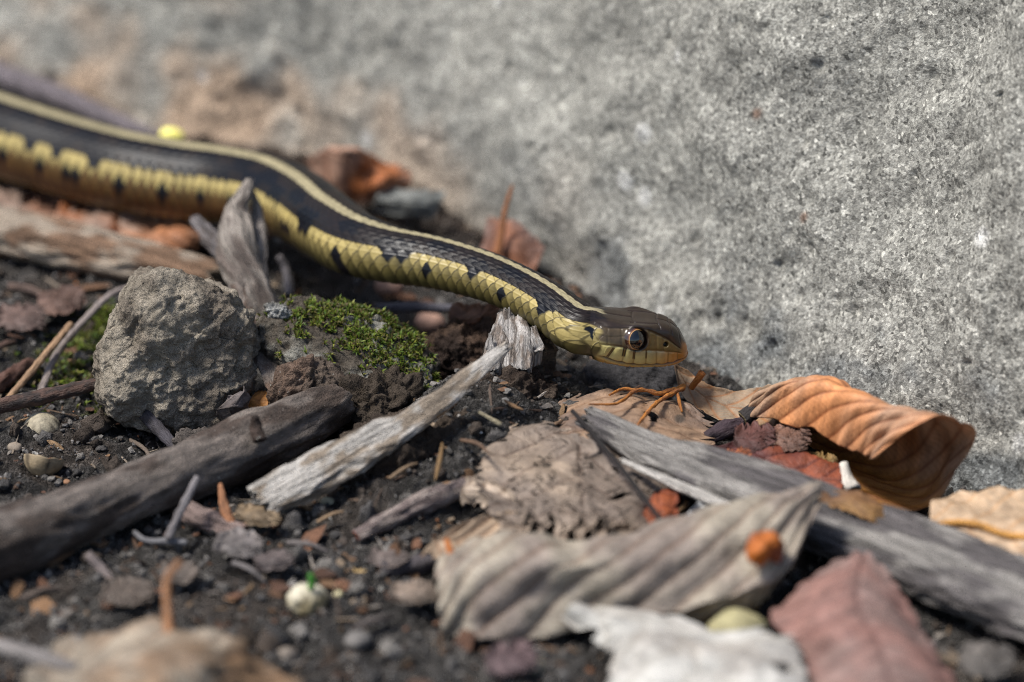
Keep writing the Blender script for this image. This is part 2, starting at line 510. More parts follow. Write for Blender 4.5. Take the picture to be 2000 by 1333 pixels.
def pchip(x, y, xq):
    h = np.diff(x); dl = np.diff(y, axis=0) / h.reshape((-1,) + (1,) * (y.ndim - 1))
    m = np.zeros_like(y)
    m[1:-1] = np.where(dl[:-1] * dl[1:] > 0, 2 * dl[:-1] * dl[1:] / np.where(np.abs(dl[:-1] + dl[1:]) < 1e-9, 1, dl[:-1] + dl[1:]), 0)
    m[0], m[-1] = dl[0], dl[-1]
    i = np.clip(np.searchsorted(x, xq) - 1, 0, len(x) - 2)
    sh = (-1,) + (1,) * (y.ndim - 1)
    f = ((xq - x[i]) / h[i]).reshape(sh); hh_ = h[i].reshape(sh)
    return (2*f**3 - 3*f**2 + 1) * y[i] + (f**3 - 2*f**2 + f) * hh_ * m[i] + (-2*f**3 + 3*f**2) * y[i+1] + (f**3 - f**2) * hh_ * m[i+1]
prof = pchip(ka, kp, np.clip(A_[NB:], 0, 1))               # NH, 8, 2
full_t = np.concatenate([-TL[:0:-1], TL])                  # -0.5..0.5
full = np.concatenate([prof[:, :0:-1] * np.array([-1, 1]), prof], 1)
full_t = np.concatenate([[full_t[0] - (TL[-1] - TL[-2])], full_t, [full_t[-1] + (TL[-1] - TL[-2])]])
full = np.concatenate([full[:, -2:-1] , full, full[:, 1:2]], 1)
tn = th / (2 * math.pi)
def ring_interp(xs, ys, q):
    # Catmull-Rom, non-uniform, along axis 1
    i = np.clip(np.searchsorted(xs, q, side='right') - 1, 1, len(xs) - 3)
    def tang(k):
        return (ys[:, k + 1] - ys[:, k - 1]) / (xs[k + 1] - xs[k - 1])[None, :, None]
    h = (xs[i + 1] - xs[i]); f = ((q - xs[i]) / h)[None, :, None]
    m0 = tang(i); m1 = tang(i + 1); hh_ = h[None, :, None]
    return (2*f**3 - 3*f**2 + 1) * ys[:, i] + (f**3 - 2*f**2 + f) * hh_ * m0 + (-2*f**3 + 3*f**2) * ys[:, i+1] + (f**3 - f**2) * hh_ * m1
hw = ring_interp(full_t, full, tn)                          # NH, NT, 2
W2 = np.concatenate([np.stack([wb[None, :] * rB[:, None], ub[None, :] * rB[:, None]], -1), hw])
# ease the head ring into the neck ring
e = sstep(0.0, 0.22, A_[NB:])[:, None, None]
ring0 = np.stack([wb * rB[-1], ub * rB[-1]], -1)[None]
W2[NB:] = ring0 * (1 - e) + W2[NB:] * e
body = C[:, None, :] + bi2[:, None, :] * W2[..., :1] + up2[:, None, :] * W2[..., 1:]
Nrm = grid_normals(body, True)
cen = body - C[:, None, :]
if (Nrm * cen).sum() < 0: Nrm = -Nrm
# ---- scales
sa = np.concatenate([sb, SB + ah * HL])
pa = np.concatenate([pB, 1140 + ah * 205])
deg = np.degrees(np.abs(th))
vcol = np.interp(deg, [0, 56, 92, 118, 180], [0, 6.5, 8.5, 9.5, 12.0]) * np.sign(th + 1e-9)
period = 0.245
SS, VV = np.meshgrid(sa / period, vcol, indexing='ij')
best = np.full(SS.shape, -9.0); bj = np.zeros(SS.shape, int); bi_ = np.zeros(SS.shape); bq = np.ones(SS.shape); bx = np.zeros(SS.shape)
j0 = np.round(VV).astype(int)
for dj in (-1, 0, 1):
    jj = j0 + dj
    off = 0.5 * (np.abs(jj) % 2)
    for di in (-1, 0, 1):
        ii = np.round(SS - off) + di
        x = SS - off - ii
        y = VV - jj
        q = (np.abs(x) / 0.66) ** 1.7 + (np.abs(y) / 0.98) ** 1.7
        big = sstep(6.0, 9.0, np.abs(jj))
        hgt = np.where(q < 1.25, (0.62 - 0.80 * x) * (0.6 + 0.4 * big) + 0.22 * np.sqrt(np.clip(1.0 - q, 0, 1)), -5)
        hgt = np.where(np.abs(jj) > 9, -6, hgt + 0.25 * np.exp(-(y / 0.10) ** 2) * (1 - big) * (q < 1))
        m = hgt > best
        best = np.where(m, hgt, best); bj = np.where(m, jj, bj); bi_ = np.where(m, ii + off, bi_); bq = np.where(m, q, bq); bx = np.where(m, x, bx)
vent = np.abs(VV) > 9.35
fr = SS - np.floor(SS)
best = np.where(vent & (best < 0.2), 0.9 * (1 - fr) ** 0.7 * sstep(0, 0.12, fr) , best)
bi_v = np.floor(SS)
isv = vent & (np.abs(bj) < 9) | (np.abs(VV) > 9.95)
amp = np.interp(np.abs(vcol), [0, 5, 8, 9.5, 12], [0.028, 0.032, 0.036, 0.040, 0.034])[None, :]
lowside = sstep(4.5, 6.5, np.abs(vcol))[None, :]
headw = sstep(0.02, 0.16, A_[:, None] - 0.10 * lowside)
tA = np.abs(tn)[None, :] * np.ones((len(A_), 1))
AA = A_[:, None] * np.ones((1, NT))
disp = np.clip(best, 0, 1.4) * amp * (1 - headw) * (rB.max() / rB.max())
# ---- head relief
EA, ET = 0.478, 0.206
tm = np.interp(AA, [0.0, 0.15, 0.35, 0.6, 0.8, 0.93, 1.0], [0.315, 0.325, 0.350, 0.358, 0.356, 0.345, 0.335])     # mouth line
lab = np.interp(AA, [0, 0.25, 0.5, 0.8, 1.0], [0.235, 0.245, 0.262, 0.266, 0.262])                               # top of the upper labials
relief = -0.035 * np.exp(-((tA - tm) / 0.0075) ** 2) * sstep(0.06, 0.2, AA) * sstep(0.995, 0.95, AA)
relief += 0.020 * sstep(0.03, 0.0, np.abs(tA - tm - 0.018)) * sstep(0.1, 0.3, AA)                                 # lower lip roll
sut = [(0.12, 0.15), (0.21, 0.275), (0.362, 0.372), (0.476, 0.463), (0.60, 0.582), (0.707, 0.678), (0.812, 0.80), (0.905, 0.895)]
inlab = sstep(-0.004, 0.004, tA - lab) * sstep(0.004, -0.004, tA - tm)
sd = np.full(AA.shape, 9.0)
for a_m, a_t in sut:
    fpos = (tA - lab) / np.maximum(tm - lab, 1e-3)
    sd = np.minimum(sd, np.abs(AA - (a_t + (a_m - a_t) * fpos)))
headz = sstep(0.08, 0.2, AA)
relief += (0.022 * (1 - np.exp(-(sd / 0.030) ** 2)) - 0.018) * inlab * headz
relief -= 0.014 * np.exp(-((tA - lab) / 0.006) ** 2) * headz * sstep(0.97, 0.9, AA)
dl = np.full(AA.shape, 9.0)
for a_ in (0.2, 0.32, 0.44, 0.56, 0.68, 0.80):                                                                   # lower labial sutures
    dl = np.minimum(dl, np.abs(AA - a_ - 0.3 * (tA - 0.35)))
relief -= 0.010 * np.exp(-(dl / 0.009) ** 2) * sstep(0.0, 0.01, tA - tm - 0.008) * sstep(0.45, 0.43, tA) * headz
canth = np.interp(AA, [0, 0.3, 0.45, 0.6, 0.8, 0.9, 1], [0.14, 0.14, 0.135, 0.158, 0.198, 0.215, 0.22])
for lo, hi, lt in ((0.12, 0.93, canth),):
    relief -= 0.012 * np.exp(-((tA - lt) / 0.006) ** 2) * sstep(lo, lo + .06, AA) * sstep(hi, hi - .04, AA)
relief += 0.014 * np.exp(-((tA - (canth - 0.020)) / 0.022) ** 2) * sstep(0.33, 0.45, AA) * sstep(0.72, 0.56, AA)   # brow ridge
# crown plates
for a_, lo, hi in ((0.43, 0, .06), (0.66, 0, .13), (0.78, 0, .15), (0.87, 0, .16)):
    relief -= 0.014 * np.exp(-((AA - a_ - 0.25 * tA) / 0.009) ** 2) * (tA < hi)
relief -= 0.014 * np.exp(-(tA / 0.005) ** 2) * ((AA > 0.14) & (AA < 0.43) | (AA > 0.66) & (AA < 0.87))
relief -= 0.014 * np.exp(-((tA - 0.062) / 0.005) ** 2) * ((AA > 0.40) & (AA < 0.68))
# plates in front of and behind the eye
side = (tA > canth) & (tA < lab)
for a_, k_ in ((0.33, 0.25), (0.395, 0.1), (0.595, 0.15), (0.665, 0.3), (0.735, 0.2), (0.20, 0.2)):
    relief -= 0.008 * np.exp(-((AA - a_ - k_ * (tA - 0.2)) / 0.012) ** 2) * side
relief -= 0.007 * np.exp(-((tA - 0.19) / 0.006) ** 2) * ((AA > 0.16) & (AA < 0.36))
# orbit and nostril
iE = NB + int(np.argmin(np.abs(A_[NB:] - EA))); jE = int(np.argmin(np.abs(tn - ET)))
EP, EN = body[iE, jE].copy(), Nrm[iE, jE].copy()
jE2 = int(np.argmin(np.abs(tn + ET)))
EP2, EN2 = body[iE, jE2].copy(), Nrm[iE, jE2].copy()
dE = np.minimum(np.linalg.norm(body - EP, axis=-1), np.linalg.norm(body - EP2, axis=-1))
relief = relief * sstep(0.12, 0.24, dE) - 0.10 * sstep(0.225, 0.165, dE) + 0.02 * np.exp(-((dE - 0.235) / 0.03) ** 2)
iN = NB + int(np.argmin(np.abs(A_[NB:] - 0.765))); jN = int(np.argmin(np.abs(tn - 0.222)))
jN2 = int(np.argmin(np.abs(tn + 0.222)))
dN = np.minimum(np.linalg.norm(body - body[iN, jN], axis=-1), np.linalg.norm(body - body[iN, jN2], axis=-1))
relief -= 0.08 * sstep(0.060, 0.025, dN)
disp = disp + relief * headz
bodyV = body + Nrm * disp[..., None]
# ---- colours, one per scale
n_px = np.array([-140, -75, -10, 50, 107, 165, 240, 325, 405, 480, 548, 596, 655, 800, 955, 1092])
s_px = np.array([-105, -45, 15, 75, 135, 200, 280, 363, 440, 515, 572, 625, 716, 876, 1020])
s_of = lambda x: np.interp(x, pa, sa)
nS, sS = s_of(n_px), s_of(s_px)
scS = bi_ * period
dn = np.min(np.abs(scS[..., None] - nS), -1)
ds = np.min(np.abs(scS[..., None] - sS), -1)
hsh = (np.sin(bi_ * 12.9898 + bj * 78.233) * 43758.5453) % 1.0
J = np.abs(bj)
left = sstep(680, 520, pa)[:, None] * np.ones((1, NT))
DK, BK = srgb(28, 22, 21), srgb(8, 9, 17)
ST, LS = srgb(152, 142, 112), srgb(168, 150, 94)
OL, YL = srgb(82, 73, 40), srgb(106, 98, 44)
TN = srgb(82, 54, 30)
cc = np.broadcast_to(DK, SS.shape + (3,)).copy()
black = ((dn < 0.33) & (J >= 4)) | ((ds < 0.30) & (J >= 2) & (J <= 4))
cc[black & (J <= 6)] = BK
cc[np.abs(VV) < 1.0 + 0.10 * np.sin(SS * 6.28)] = ST
m = (J == 7) | ((J == 6) & (dn > 0.30) & (np.abs(VV) > 6.25)); cc[m] = LS
half = np.where(left > 0.5, 0.10, 0.20); dnv = np.min(np.abs((SS * period)[..., None] - nS), -1)
cc[(J == 7) & (dn < half) & ((left < 0.5) | (np.abs(VV) < 7.15))] = BK
m = (J == 8); cc[m] = (0.3 * LS + 0.7 * OL); cc[m & (ds < 0.13)] = BK; dn = np.where(J == 8, 9.0, dn)
low = (J == 9) | isv
mixc = OL[None, None] * (1 - left[..., None]) + TN * left[..., None]
cc[low] = mixc[low]
m8 = (J == 8) & ~((dn < 0.09) | (ds < 0.13)); cc[m8] = (cc * (1 - 0.8 * left[..., None]) + TN * 0.8 * left[..., None])[m8]
cc[(J == 9) & ~isv & (np.abs(scS - s_of(716)) < 0.13)] = BK
# front margin of each lower scale is greyer, free edge yellower
edge = sstep(0.15, -0.45, bx)[..., None]
lowm = (J >= 8)[..., None] & ~(cc < 0.03).all(-1, keepdims=True)
cc = np.where(lowm, cc * (0.62 + 0.55 * edge), cc)
tip = sstep(0.35, 1.0, fr)[..., None] * isv[..., None]
cc = np.where(isv[..., None], cc * (0.75 + 0.45 * (1 - fr[..., None])), cc)
cream = (sstep(0.75, 0.45, np.abs(fr - 0.5) * 2) * left)[..., None] * (isv | (J == 9))[..., None]
cream = cream * sstep(0.55, 0.25, np.abs(fr - 0.5) * 2)[..., None] * sstep(9.2, 9.8, np.abs(VV))[..., None] * sstep(11.2, 10.4, np.abs(VV))[..., None]
cc = cc * (1 - 0.5 * cream) + srgb(190, 172, 112) * 0.5 * cream
cc = cc * (0.86 + 0.28 * hsh[..., None])
gap = sstep(0.80, 1.0, bq)[..., None] * (~isv)[..., None]
gap = gap * np.where(J <= 1, 0.35, 1.0)[..., None]
cc = cc * (1 - 0.66 * gap)
under = sstep(125, 150, deg)[None, :, None]
under = under * (1 - 0.8 * left[..., None])
cc = cc * (1 - 0.5 * under) + YL * 0.5 * under
# nape: dark collar above, yellow crescent behind the jaw with a black bar
nap = sstep(-0.16, 0.0, A_)[:, None]
crown = srgb(42, 32, 24)
fade = (sstep(0.12, 0.22, A_)[:, None] * (np.abs(VV) < 2))[..., None]
cc = cc * (1 - fade) + srgb(30, 27, 27) * fade
cres = ((A_[:, None] > -0.22) & (A_[:, None] < 0.22) & (np.abs(VV) > 5.2) & (np.abs(VV) < 8.6))
cc = np.where(cres[..., None], LS * (0.75 + 0.3 * hsh[..., None]) * (1 - 0.72 * gap), cc)
bar = np.abs(A_[:, None] - 0.045 - 0.02 * (np.abs(VV) - 7)) < 0.022 * sstep(5.9, 6.8, np.abs(VV)) * sstep(8.1, 7.2, np.abs(VV)) * (1 + 0.5 * np.sin(np.abs(VV) * 5))
cc = np.where(bar[..., None], BK, cc)
# head colours
f_ = np.clip(AA, 0, 1)
hc = np.broadcast_to(crown, AA.shape + (3,)).copy()
hn = fbm(np.stack([AA * 18, tA * 60, 0 * AA], -1), 3, 71)[..., None]
hc = hc * (1 + 0.35 * hn)
temporal = srgb(74, 62, 44); lore = srgb(104, 84, 44); labc = srgb(186, 172, 110); oran = srgb(178, 116, 48); jaw = srgb(180, 148, 84)
g1 = (sstep(-0.012, 0.012, tA - canth))[..., None]
sidec = temporal * (1 - sstep(0.52, 0.60, AA)[..., None]) + lore * sstep(0.52, 0.60, AA)[..., None]
yb = (sstep(0.30, 0.10, AA) * sstep(0.21, 0.25, tA))[..., None]
sidec = sidec * (1 - yb) + labc * 0.85 * yb
hc = hc * (1 - g1) + sidec * (1 + 0.2 * hn) * g1
lc = labc * (1 - sstep(0.55, 0.92, AA)[..., None]) + oran * sstep(0.55, 0.92, AA)[..., None]
# grey tint along the top of the labials under the eye
tint = (sstep(0.5, 0.0, (tA - lab) / np.maximum(tm - lab, 1e-3)) * sstep(0.36, 0.46, AA) * sstep(0.86, 0.7, AA))[..., None]
lc = lc * (1 - 0.5 * tint) + srgb(150, 140, 120) * 0.5 * tint
g2 = sstep(-0.004, 0.004, tA - lab)[..., None]
hc = hc * (1 - g2) + lc * g2
g3 = sstep(-0.002, 0.004, tA - tm)[..., None]
jc = jaw * (1 - sstep(0.6, 0.95, AA)[..., None]) + oran * sstep(0.6, 0.95, AA)[..., None]
hc = hc * (1 - g3) + jc * g3
ros = (sstep(0.90, 0.955, AA) * sstep(0.06, 0.16, tA + 0.10 * sstep(0.93, 0.99, AA)))[..., None]
hc = hc * (1 - ros) + oran * 0.9 * ros
# black marks on the labial sutures
fp = (tA - lab) / np.maximum(tm - lab, 1e-3)
for a_m, a_t, lo, hi, wd in ((0.21, 0.275, 0.15, 0.85, 0.016), (0.362, 0.372, -0.05, 0.50, 0.022), (0.476, 0.463, 0.0, 0.55, 0.016), (0.60, 0.582, 0.0, 0.45, 0.010)):
    a_c = a_t + (a_m - a_t) * fp
    w = (sstep(wd, wd * 0.6, np.abs(AA - a_c)) * sstep(lo - 0.08, lo + 0.03, fp) * sstep(hi + 0.08, hi - 0.03, fp))[..., None]
    hc = hc * (1 - w) + srgb(14, 13, 14) * w
w = (0.65 * np.exp(-(sd / 0.007) ** 2) * inlab)[..., None]
hc = hc * (1 - w) + srgb(120, 92, 40) * w
w = (0.85 * np.exp(-((tA - tm) / 0.006) ** 2) * sstep(0.1, 0.2, AA))[..., None]
hc = hc * (1 - w) + srgb(60, 36, 18) * w
w = (sstep(0.26, 0.20, dE))[..., None]
hc = hc * (1 - w) + srgb(34, 25, 22) * w
w = sstep(0.055, 0.03, dN)[..., None]
hc = hc * (1 - w) + srgb(22, 14, 10) * w
hb = sstep(0.02, 0.07, A_[:, None] - 0.05 * np.sin(VV * 3.1) * 0.4 + 0.03 * hsh - 0.10 * sstep(5, 7, np.abs(VV)) - 0.14 * sstep(5.0, 3.0, np.abs(VV)))[..., None]
colS = cc * (1 - hb) + hc * hb
gloss = np.where(AA > 0.03, 0.28, 0.38) * np.ones_like(AA)
gloss = np.where((J <= 6) & (AA < 0.03), 0.36, gloss)
root_o = np.array([pts[3][0], pts[3][1], 0.0])
snake = thing('snake', 'black garter snake with yellow stripes stretching its head past a boulder', 'snake', root_o)
nA = len(A_)
verts = np.concatenate([bodyV.reshape(-1, 3), [C[-1] + up2[-1] * -0.19 + hdir * 0.004], [C[0]]])
tipF = np.array([[(nA - 1) * NT + j, (nA - 1) * NT + (j + 1) % NT, nA * NT] for j in range(NT)])
tailF = np.array([[(j + 1) % NT, j, nA * NT + 1] for j in range(NT)])
ff = grid_faces(nA, NT, True)
fn = np.cross(verts[ff[5000]][1] - verts[ff[5000]][0], verts[ff[5000]][2] - verts[ff[5000]][0])
if np.dot(fn, Nrm.reshape(-1, 3)[ff[5000][0]]) < 0:
    ff = ff[:, ::-1]; tipF = tipF[:, ::-1]; tailF = tailF[:, ::-1]
colS = np.concatenate([colS.reshape(-1, 3), [oran], [DK]])
bo = mobj('body', verts, ff, M['skin'], snake, colS, F3=np.concatenate([tipF, tailF]), extra={'gloss': np.concatenate([gloss.ravel(), [0.3, 0.4]]), 'spec': np.concatenate([np.where(AA > 0.03, 0.5, np.where(J <= 6, 0.20, 0.38)).ravel(), [.4, .3]])})
def eyeball(P, Nv, er=0.235):
    c = P - Nv * 0.145
    nu, nv = 48, 64
    a = np.linspace(0.0, math.pi * 0.62, nu); p = np.linspace(0, 2 * math.pi, nv, endpoint=False)
    x_ = unit(np.cross(Nv, [0, 0, 1.0])); y_ = np.cross(Nv, x_)
    bul = 1 + 0.03 * np.exp(-(a / 0.7) ** 2)
    V = c + er * bul[:, None, None] * (np.cos(a)[:, None, None] * Nv + np.sin(a)[:, None, None] * (np.cos(p)[None, :, None] * x_ + np.sin(p)[None, :, None] * y_))
    ad = np.degrees(a)[:, None] + 0 * p[None]
    colr = np.broadcast_to(srgb(46, 28, 20), V.shape).copy()
    colr[(ad > 50) & (ad < 54)] = srgb(206, 160, 96)
    colr[(ad >= 54) & (ad < 60)] = srgb(92, 52, 26)
    colr[ad <= 50] = srgb(5, 5, 6)
    return mobj('eye', V, grid_faces(nu, nv, True), M['eye'], snake, colr)
eye_axis = unit(EN + 0.12 * np.array([0.0, 0.0, 1.0]) + 0.1 * hdir)
eyeball(EP, unit(EN + 0.02 * up2[-1] + 0.34 * hdir)); eyeball(EP2, EN2)

# ------------------------------------------------------------------ lumps, tubes and leaves
_ico = {}
def ico(n):
    if n not in _ico:
        bm = bmesh.new(); bmesh.ops.create_icosphere(bm, subdivisions=n, radius=1)
        v = np.array([x.co[:] for x in bm.verts]); f = np.array([[y.index for y in x.verts] for x in bm.faces]); bm.free()
        _ico[n] = (v, f)
    return _ico[n]

def rotm(ax, ay, az):
    cx, sx, cy, sy, cz, sz = math.cos(R(ax)), math.sin(R(ax)), math.cos(R(ay)), math.sin(R(ay)), math.cos(R(az)), math.sin(R(az))
    return np.array([[cz, -sz, 0], [sz, cz, 0], [0, 0, 1]]) @ np.array([[cy, 0, sy], [0, 1, 0], [-sy, 0, cy]]) @ np.array([[1, 0, 0], [0, cx, -sx], [0, sx, cx]])

def lump(name, c, rad, rot=(0, 0, 0), mat='stone', col=(.3, .3, .3), sub=4, n1=0.25, f1=1.0, n2=0.08, f2=3.0, seed=1, flake=0.0, ff_=2.0, sq=2.0, parent=None, col2=None, stretch=(1, 1, 1)):
    v, f = ico(sub)
    rad = np.array(rad, float)
    d = v / ((np.abs(v) ** sq).sum(1, keepdims=True) ** (1 / sq))
    q = d * rad
    sca = float(rad.min())
    qs = q * np.array(stretch)
    off = seed * 7.7
    disp = n1 * sca * fbm(qs * f1 / sca * 0.6 + off, 3, seed) + n2 * sca * fbm(qs * f2 / sca + off, 3, seed + 5)
    if flake:
        w, i_ = worley(qs * ff_ + off + 0.35 * fbm(qs * ff_ * 0.8, 2, seed)[:, None], seed)
        w3, i3 = worley(qs * ff_ * 2.7 + off + 0.4 * fbm(qs * ff_ * 2, 2, seed + 1)[:, None], seed + 2)
        disp = disp + flake * (i_ - 0.5) + 0.42 * flake * (i3 - 0.5) - 0.25 * flake * sstep(0.55, 0.8, w)
    n = unit(q / rad ** 2)
    q = q + n * disp[:, None]
    colr = np.broadcast_to(np.asarray(col, float), q.shape)
    if col2 is not None:
        k_ = sstep(-0.25, 0.35, fbm(q * 0.9 + off, 3, seed + 9))[:, None]
        colr = colr * (1 - k_) + np.asarray(col2) * k_
    W = q @ rotm(*rot).T + np.asarray(c)
    return mobj(name, W, None, M[mat], parent, colr, rest=q + off, F3=f)

def frame_along(P, up0=(0, 0, 1.0)):
    T = unit(np.gradient(P, axis=0))
    s_ = unit(np.cross(T, np.array(up0)))
    u_ = np.cross(s_, T)
    return T, s_, u_

def tube(name, ctl, mat='twig', col=(.2, .15, .1), nseg=28, step=0.05, th=1.0, sq=2.0, rough=0.12, rf=1.2, groove=0.0, gf=5.0, seed=1, parent=None, jag=0.0, taper=(1, 1), col2=None, cm=False, endcol=None, ends='flat', twist=0.0, up0=(0, 0, 1.0)):
    """ctl: (px, py, z_axis, radius_px); th = thickness / width of the section; sq = squareness"""
    P = np.array([G(a, b_, c) for a, b_, c, r_ in ctl])
    r = np.array([r_ * (1 if cm else depth(p) / FPX) for p, (_, _, _, r_) in zip(P, ctl)])
    tq = np.linspace(0, 1, 400)
    if len(P) == 2:
        P = np.stack([P[0], (P[0] + P[1]) / 2, P[1]]); r = np.array([r[0], (r[0] + r[1]) / 2, r[1]])
    Pd = cr_eval(P, tq); rd = cr_eval(r[:, None], tq)[:, 0]
    arc = np.concatenate([[0], np.cumsum(np.linalg.norm(np.diff(Pd, axis=0), axis=1))])
    n = max(8, int(arc[-1] / step))
    s_ = np.linspace(0, arc[-1], n)
    Pd = np.stack([np.interp(s_, arc, Pd[:, i]) for i in range(3)], 1); rd = np.interp(s_, arc, rd)
    T, A, B = frame_along(Pd, up0)
    ph = np.linspace(0, 2 * math.pi, nseg, endpoint=False)
    tw = twist * s_
    cx, sx = np.cos(ph), np.sin(ph)
    den = (np.abs(cx) ** sq + np.abs(sx) ** sq) ** (1 / sq)
    cx, sx = cx / den, sx / den
    off = seed * 5.3
    rest = np.stack([s_[:, None] + 0 * ph[None] + off, rd[:, None] * cx[None], rd[:, None] * th * sx[None]], -1)
    rm = max(rd.mean(), 1e-3)
    q = rest.copy(); q[..., 0] *= 0.55
    dsp = rough * rm * fbm(q * rf / rm * 0.7, 3, seed)
    if groove:
        g = rest.copy(); g[..., 0] *= 0.22
        dsp = dsp - groove * np.abs(fbm(g * gf, 3, seed + 3))
    k_ = 1 + dsp / rm
    cx2 = cx[None] * np.cos(tw)[:, None] - th * sx[None] * np.sin(tw)[:, None]
    sx2 = cx[None] * np.sin(tw)[:, None] + th * sx[None] * np.cos(tw)[:, None]
    V = Pd[:, None] + (A[:, None] * cx2[..., None] + B[:, None] * sx2[..., None]) * (rd[:, None] * k_)[..., None]
    if jag:
        for e_, sgn in ((0, -1), (-1, 1)):
            j_ = jag * (0.5 + fbm(np.stack([cx * 3, sx * 3, 0 * cx + seed], -1), 3, seed + 8))
            nb = max(2, n // 12)
            for k in range(nb):
                idx = k if e_ == 0 else n - 1 - k
                V[idx] += sgn * T[e_] * (j_ * (1 - k / nb))[:, None]
    colr = np.broadcast_to(np.asarray(col, float), V.shape).copy()
    if col2 is not None:
        m = sstep(-0.2, 0.3, fbm(rest * np.array([0.5, 1.2, 1.2]) / max(rm, .15), 3, seed + 2))[..., None]
        colr = colr * (1 - m) + np.asarray(col2) * m
    verts = V.reshape(-1, 3); F4 = grid_faces(n, nseg, True)
    c0, c1 = Pd[0], Pd[-1]
    if ends == 'flat':
        e0 = V[0].mean(0) + (V[0] - V[0].mean(0)) * 0.8 - T[0] * rm * 0.10; e1 = V[-1].mean(0) + (V[-1] - V[-1].mean(0)) * 0.8 + T[-1] * rm * 0.10
    else:
        e0 = V[0].mean(0) + (V[0] - V[0].mean(0)) * 0.45 - T[0] * rm * 0.6; e1 = V[-1].mean(0) + (V[-1] - V[-1].mean(0)) * 0.45 + T[-1] * rm * 0.6
    N0 = n * nseg
    verts = np.concatenate([verts, e0, e1, [e0.mean(0)], [e1.mean(0)]])
    j = np.arange(nseg); j2 = (j + 1) % nseg
    F4 = np.concatenate([F4, np.stack([N0 + j, j, j2, N0 + j2], 1), np.stack([(n - 1) * nseg + j, N0 + nseg + j, N0 + nseg + j2, (n - 1) * nseg + j2], 1)])
    F3 = np.concatenate([np.stack([N0 + j, N0 + j2, 0 * j + N0 + 2 * nseg], 1)[:, ::-1], np.stack([N0 + nseg + j, N0 + nseg + j2, 0 * j + N0 + 2 * nseg + 1], 1)])
    ec = np.asarray(endcol if endcol is not None else col)
    colr = np.concatenate([colr.reshape(-1, 3), np.broadcast_to(ec, (2 * nseg + 2, 3))])
    rest = np.concatenate([rest.reshape(-1, 3), rest[0], rest[-1], rest[0].mean(0)[None], rest[-1].mean(0)[None]])
    return mobj(name, verts, F4, M[mat], parent, colr, rest=rest, F3=F3)

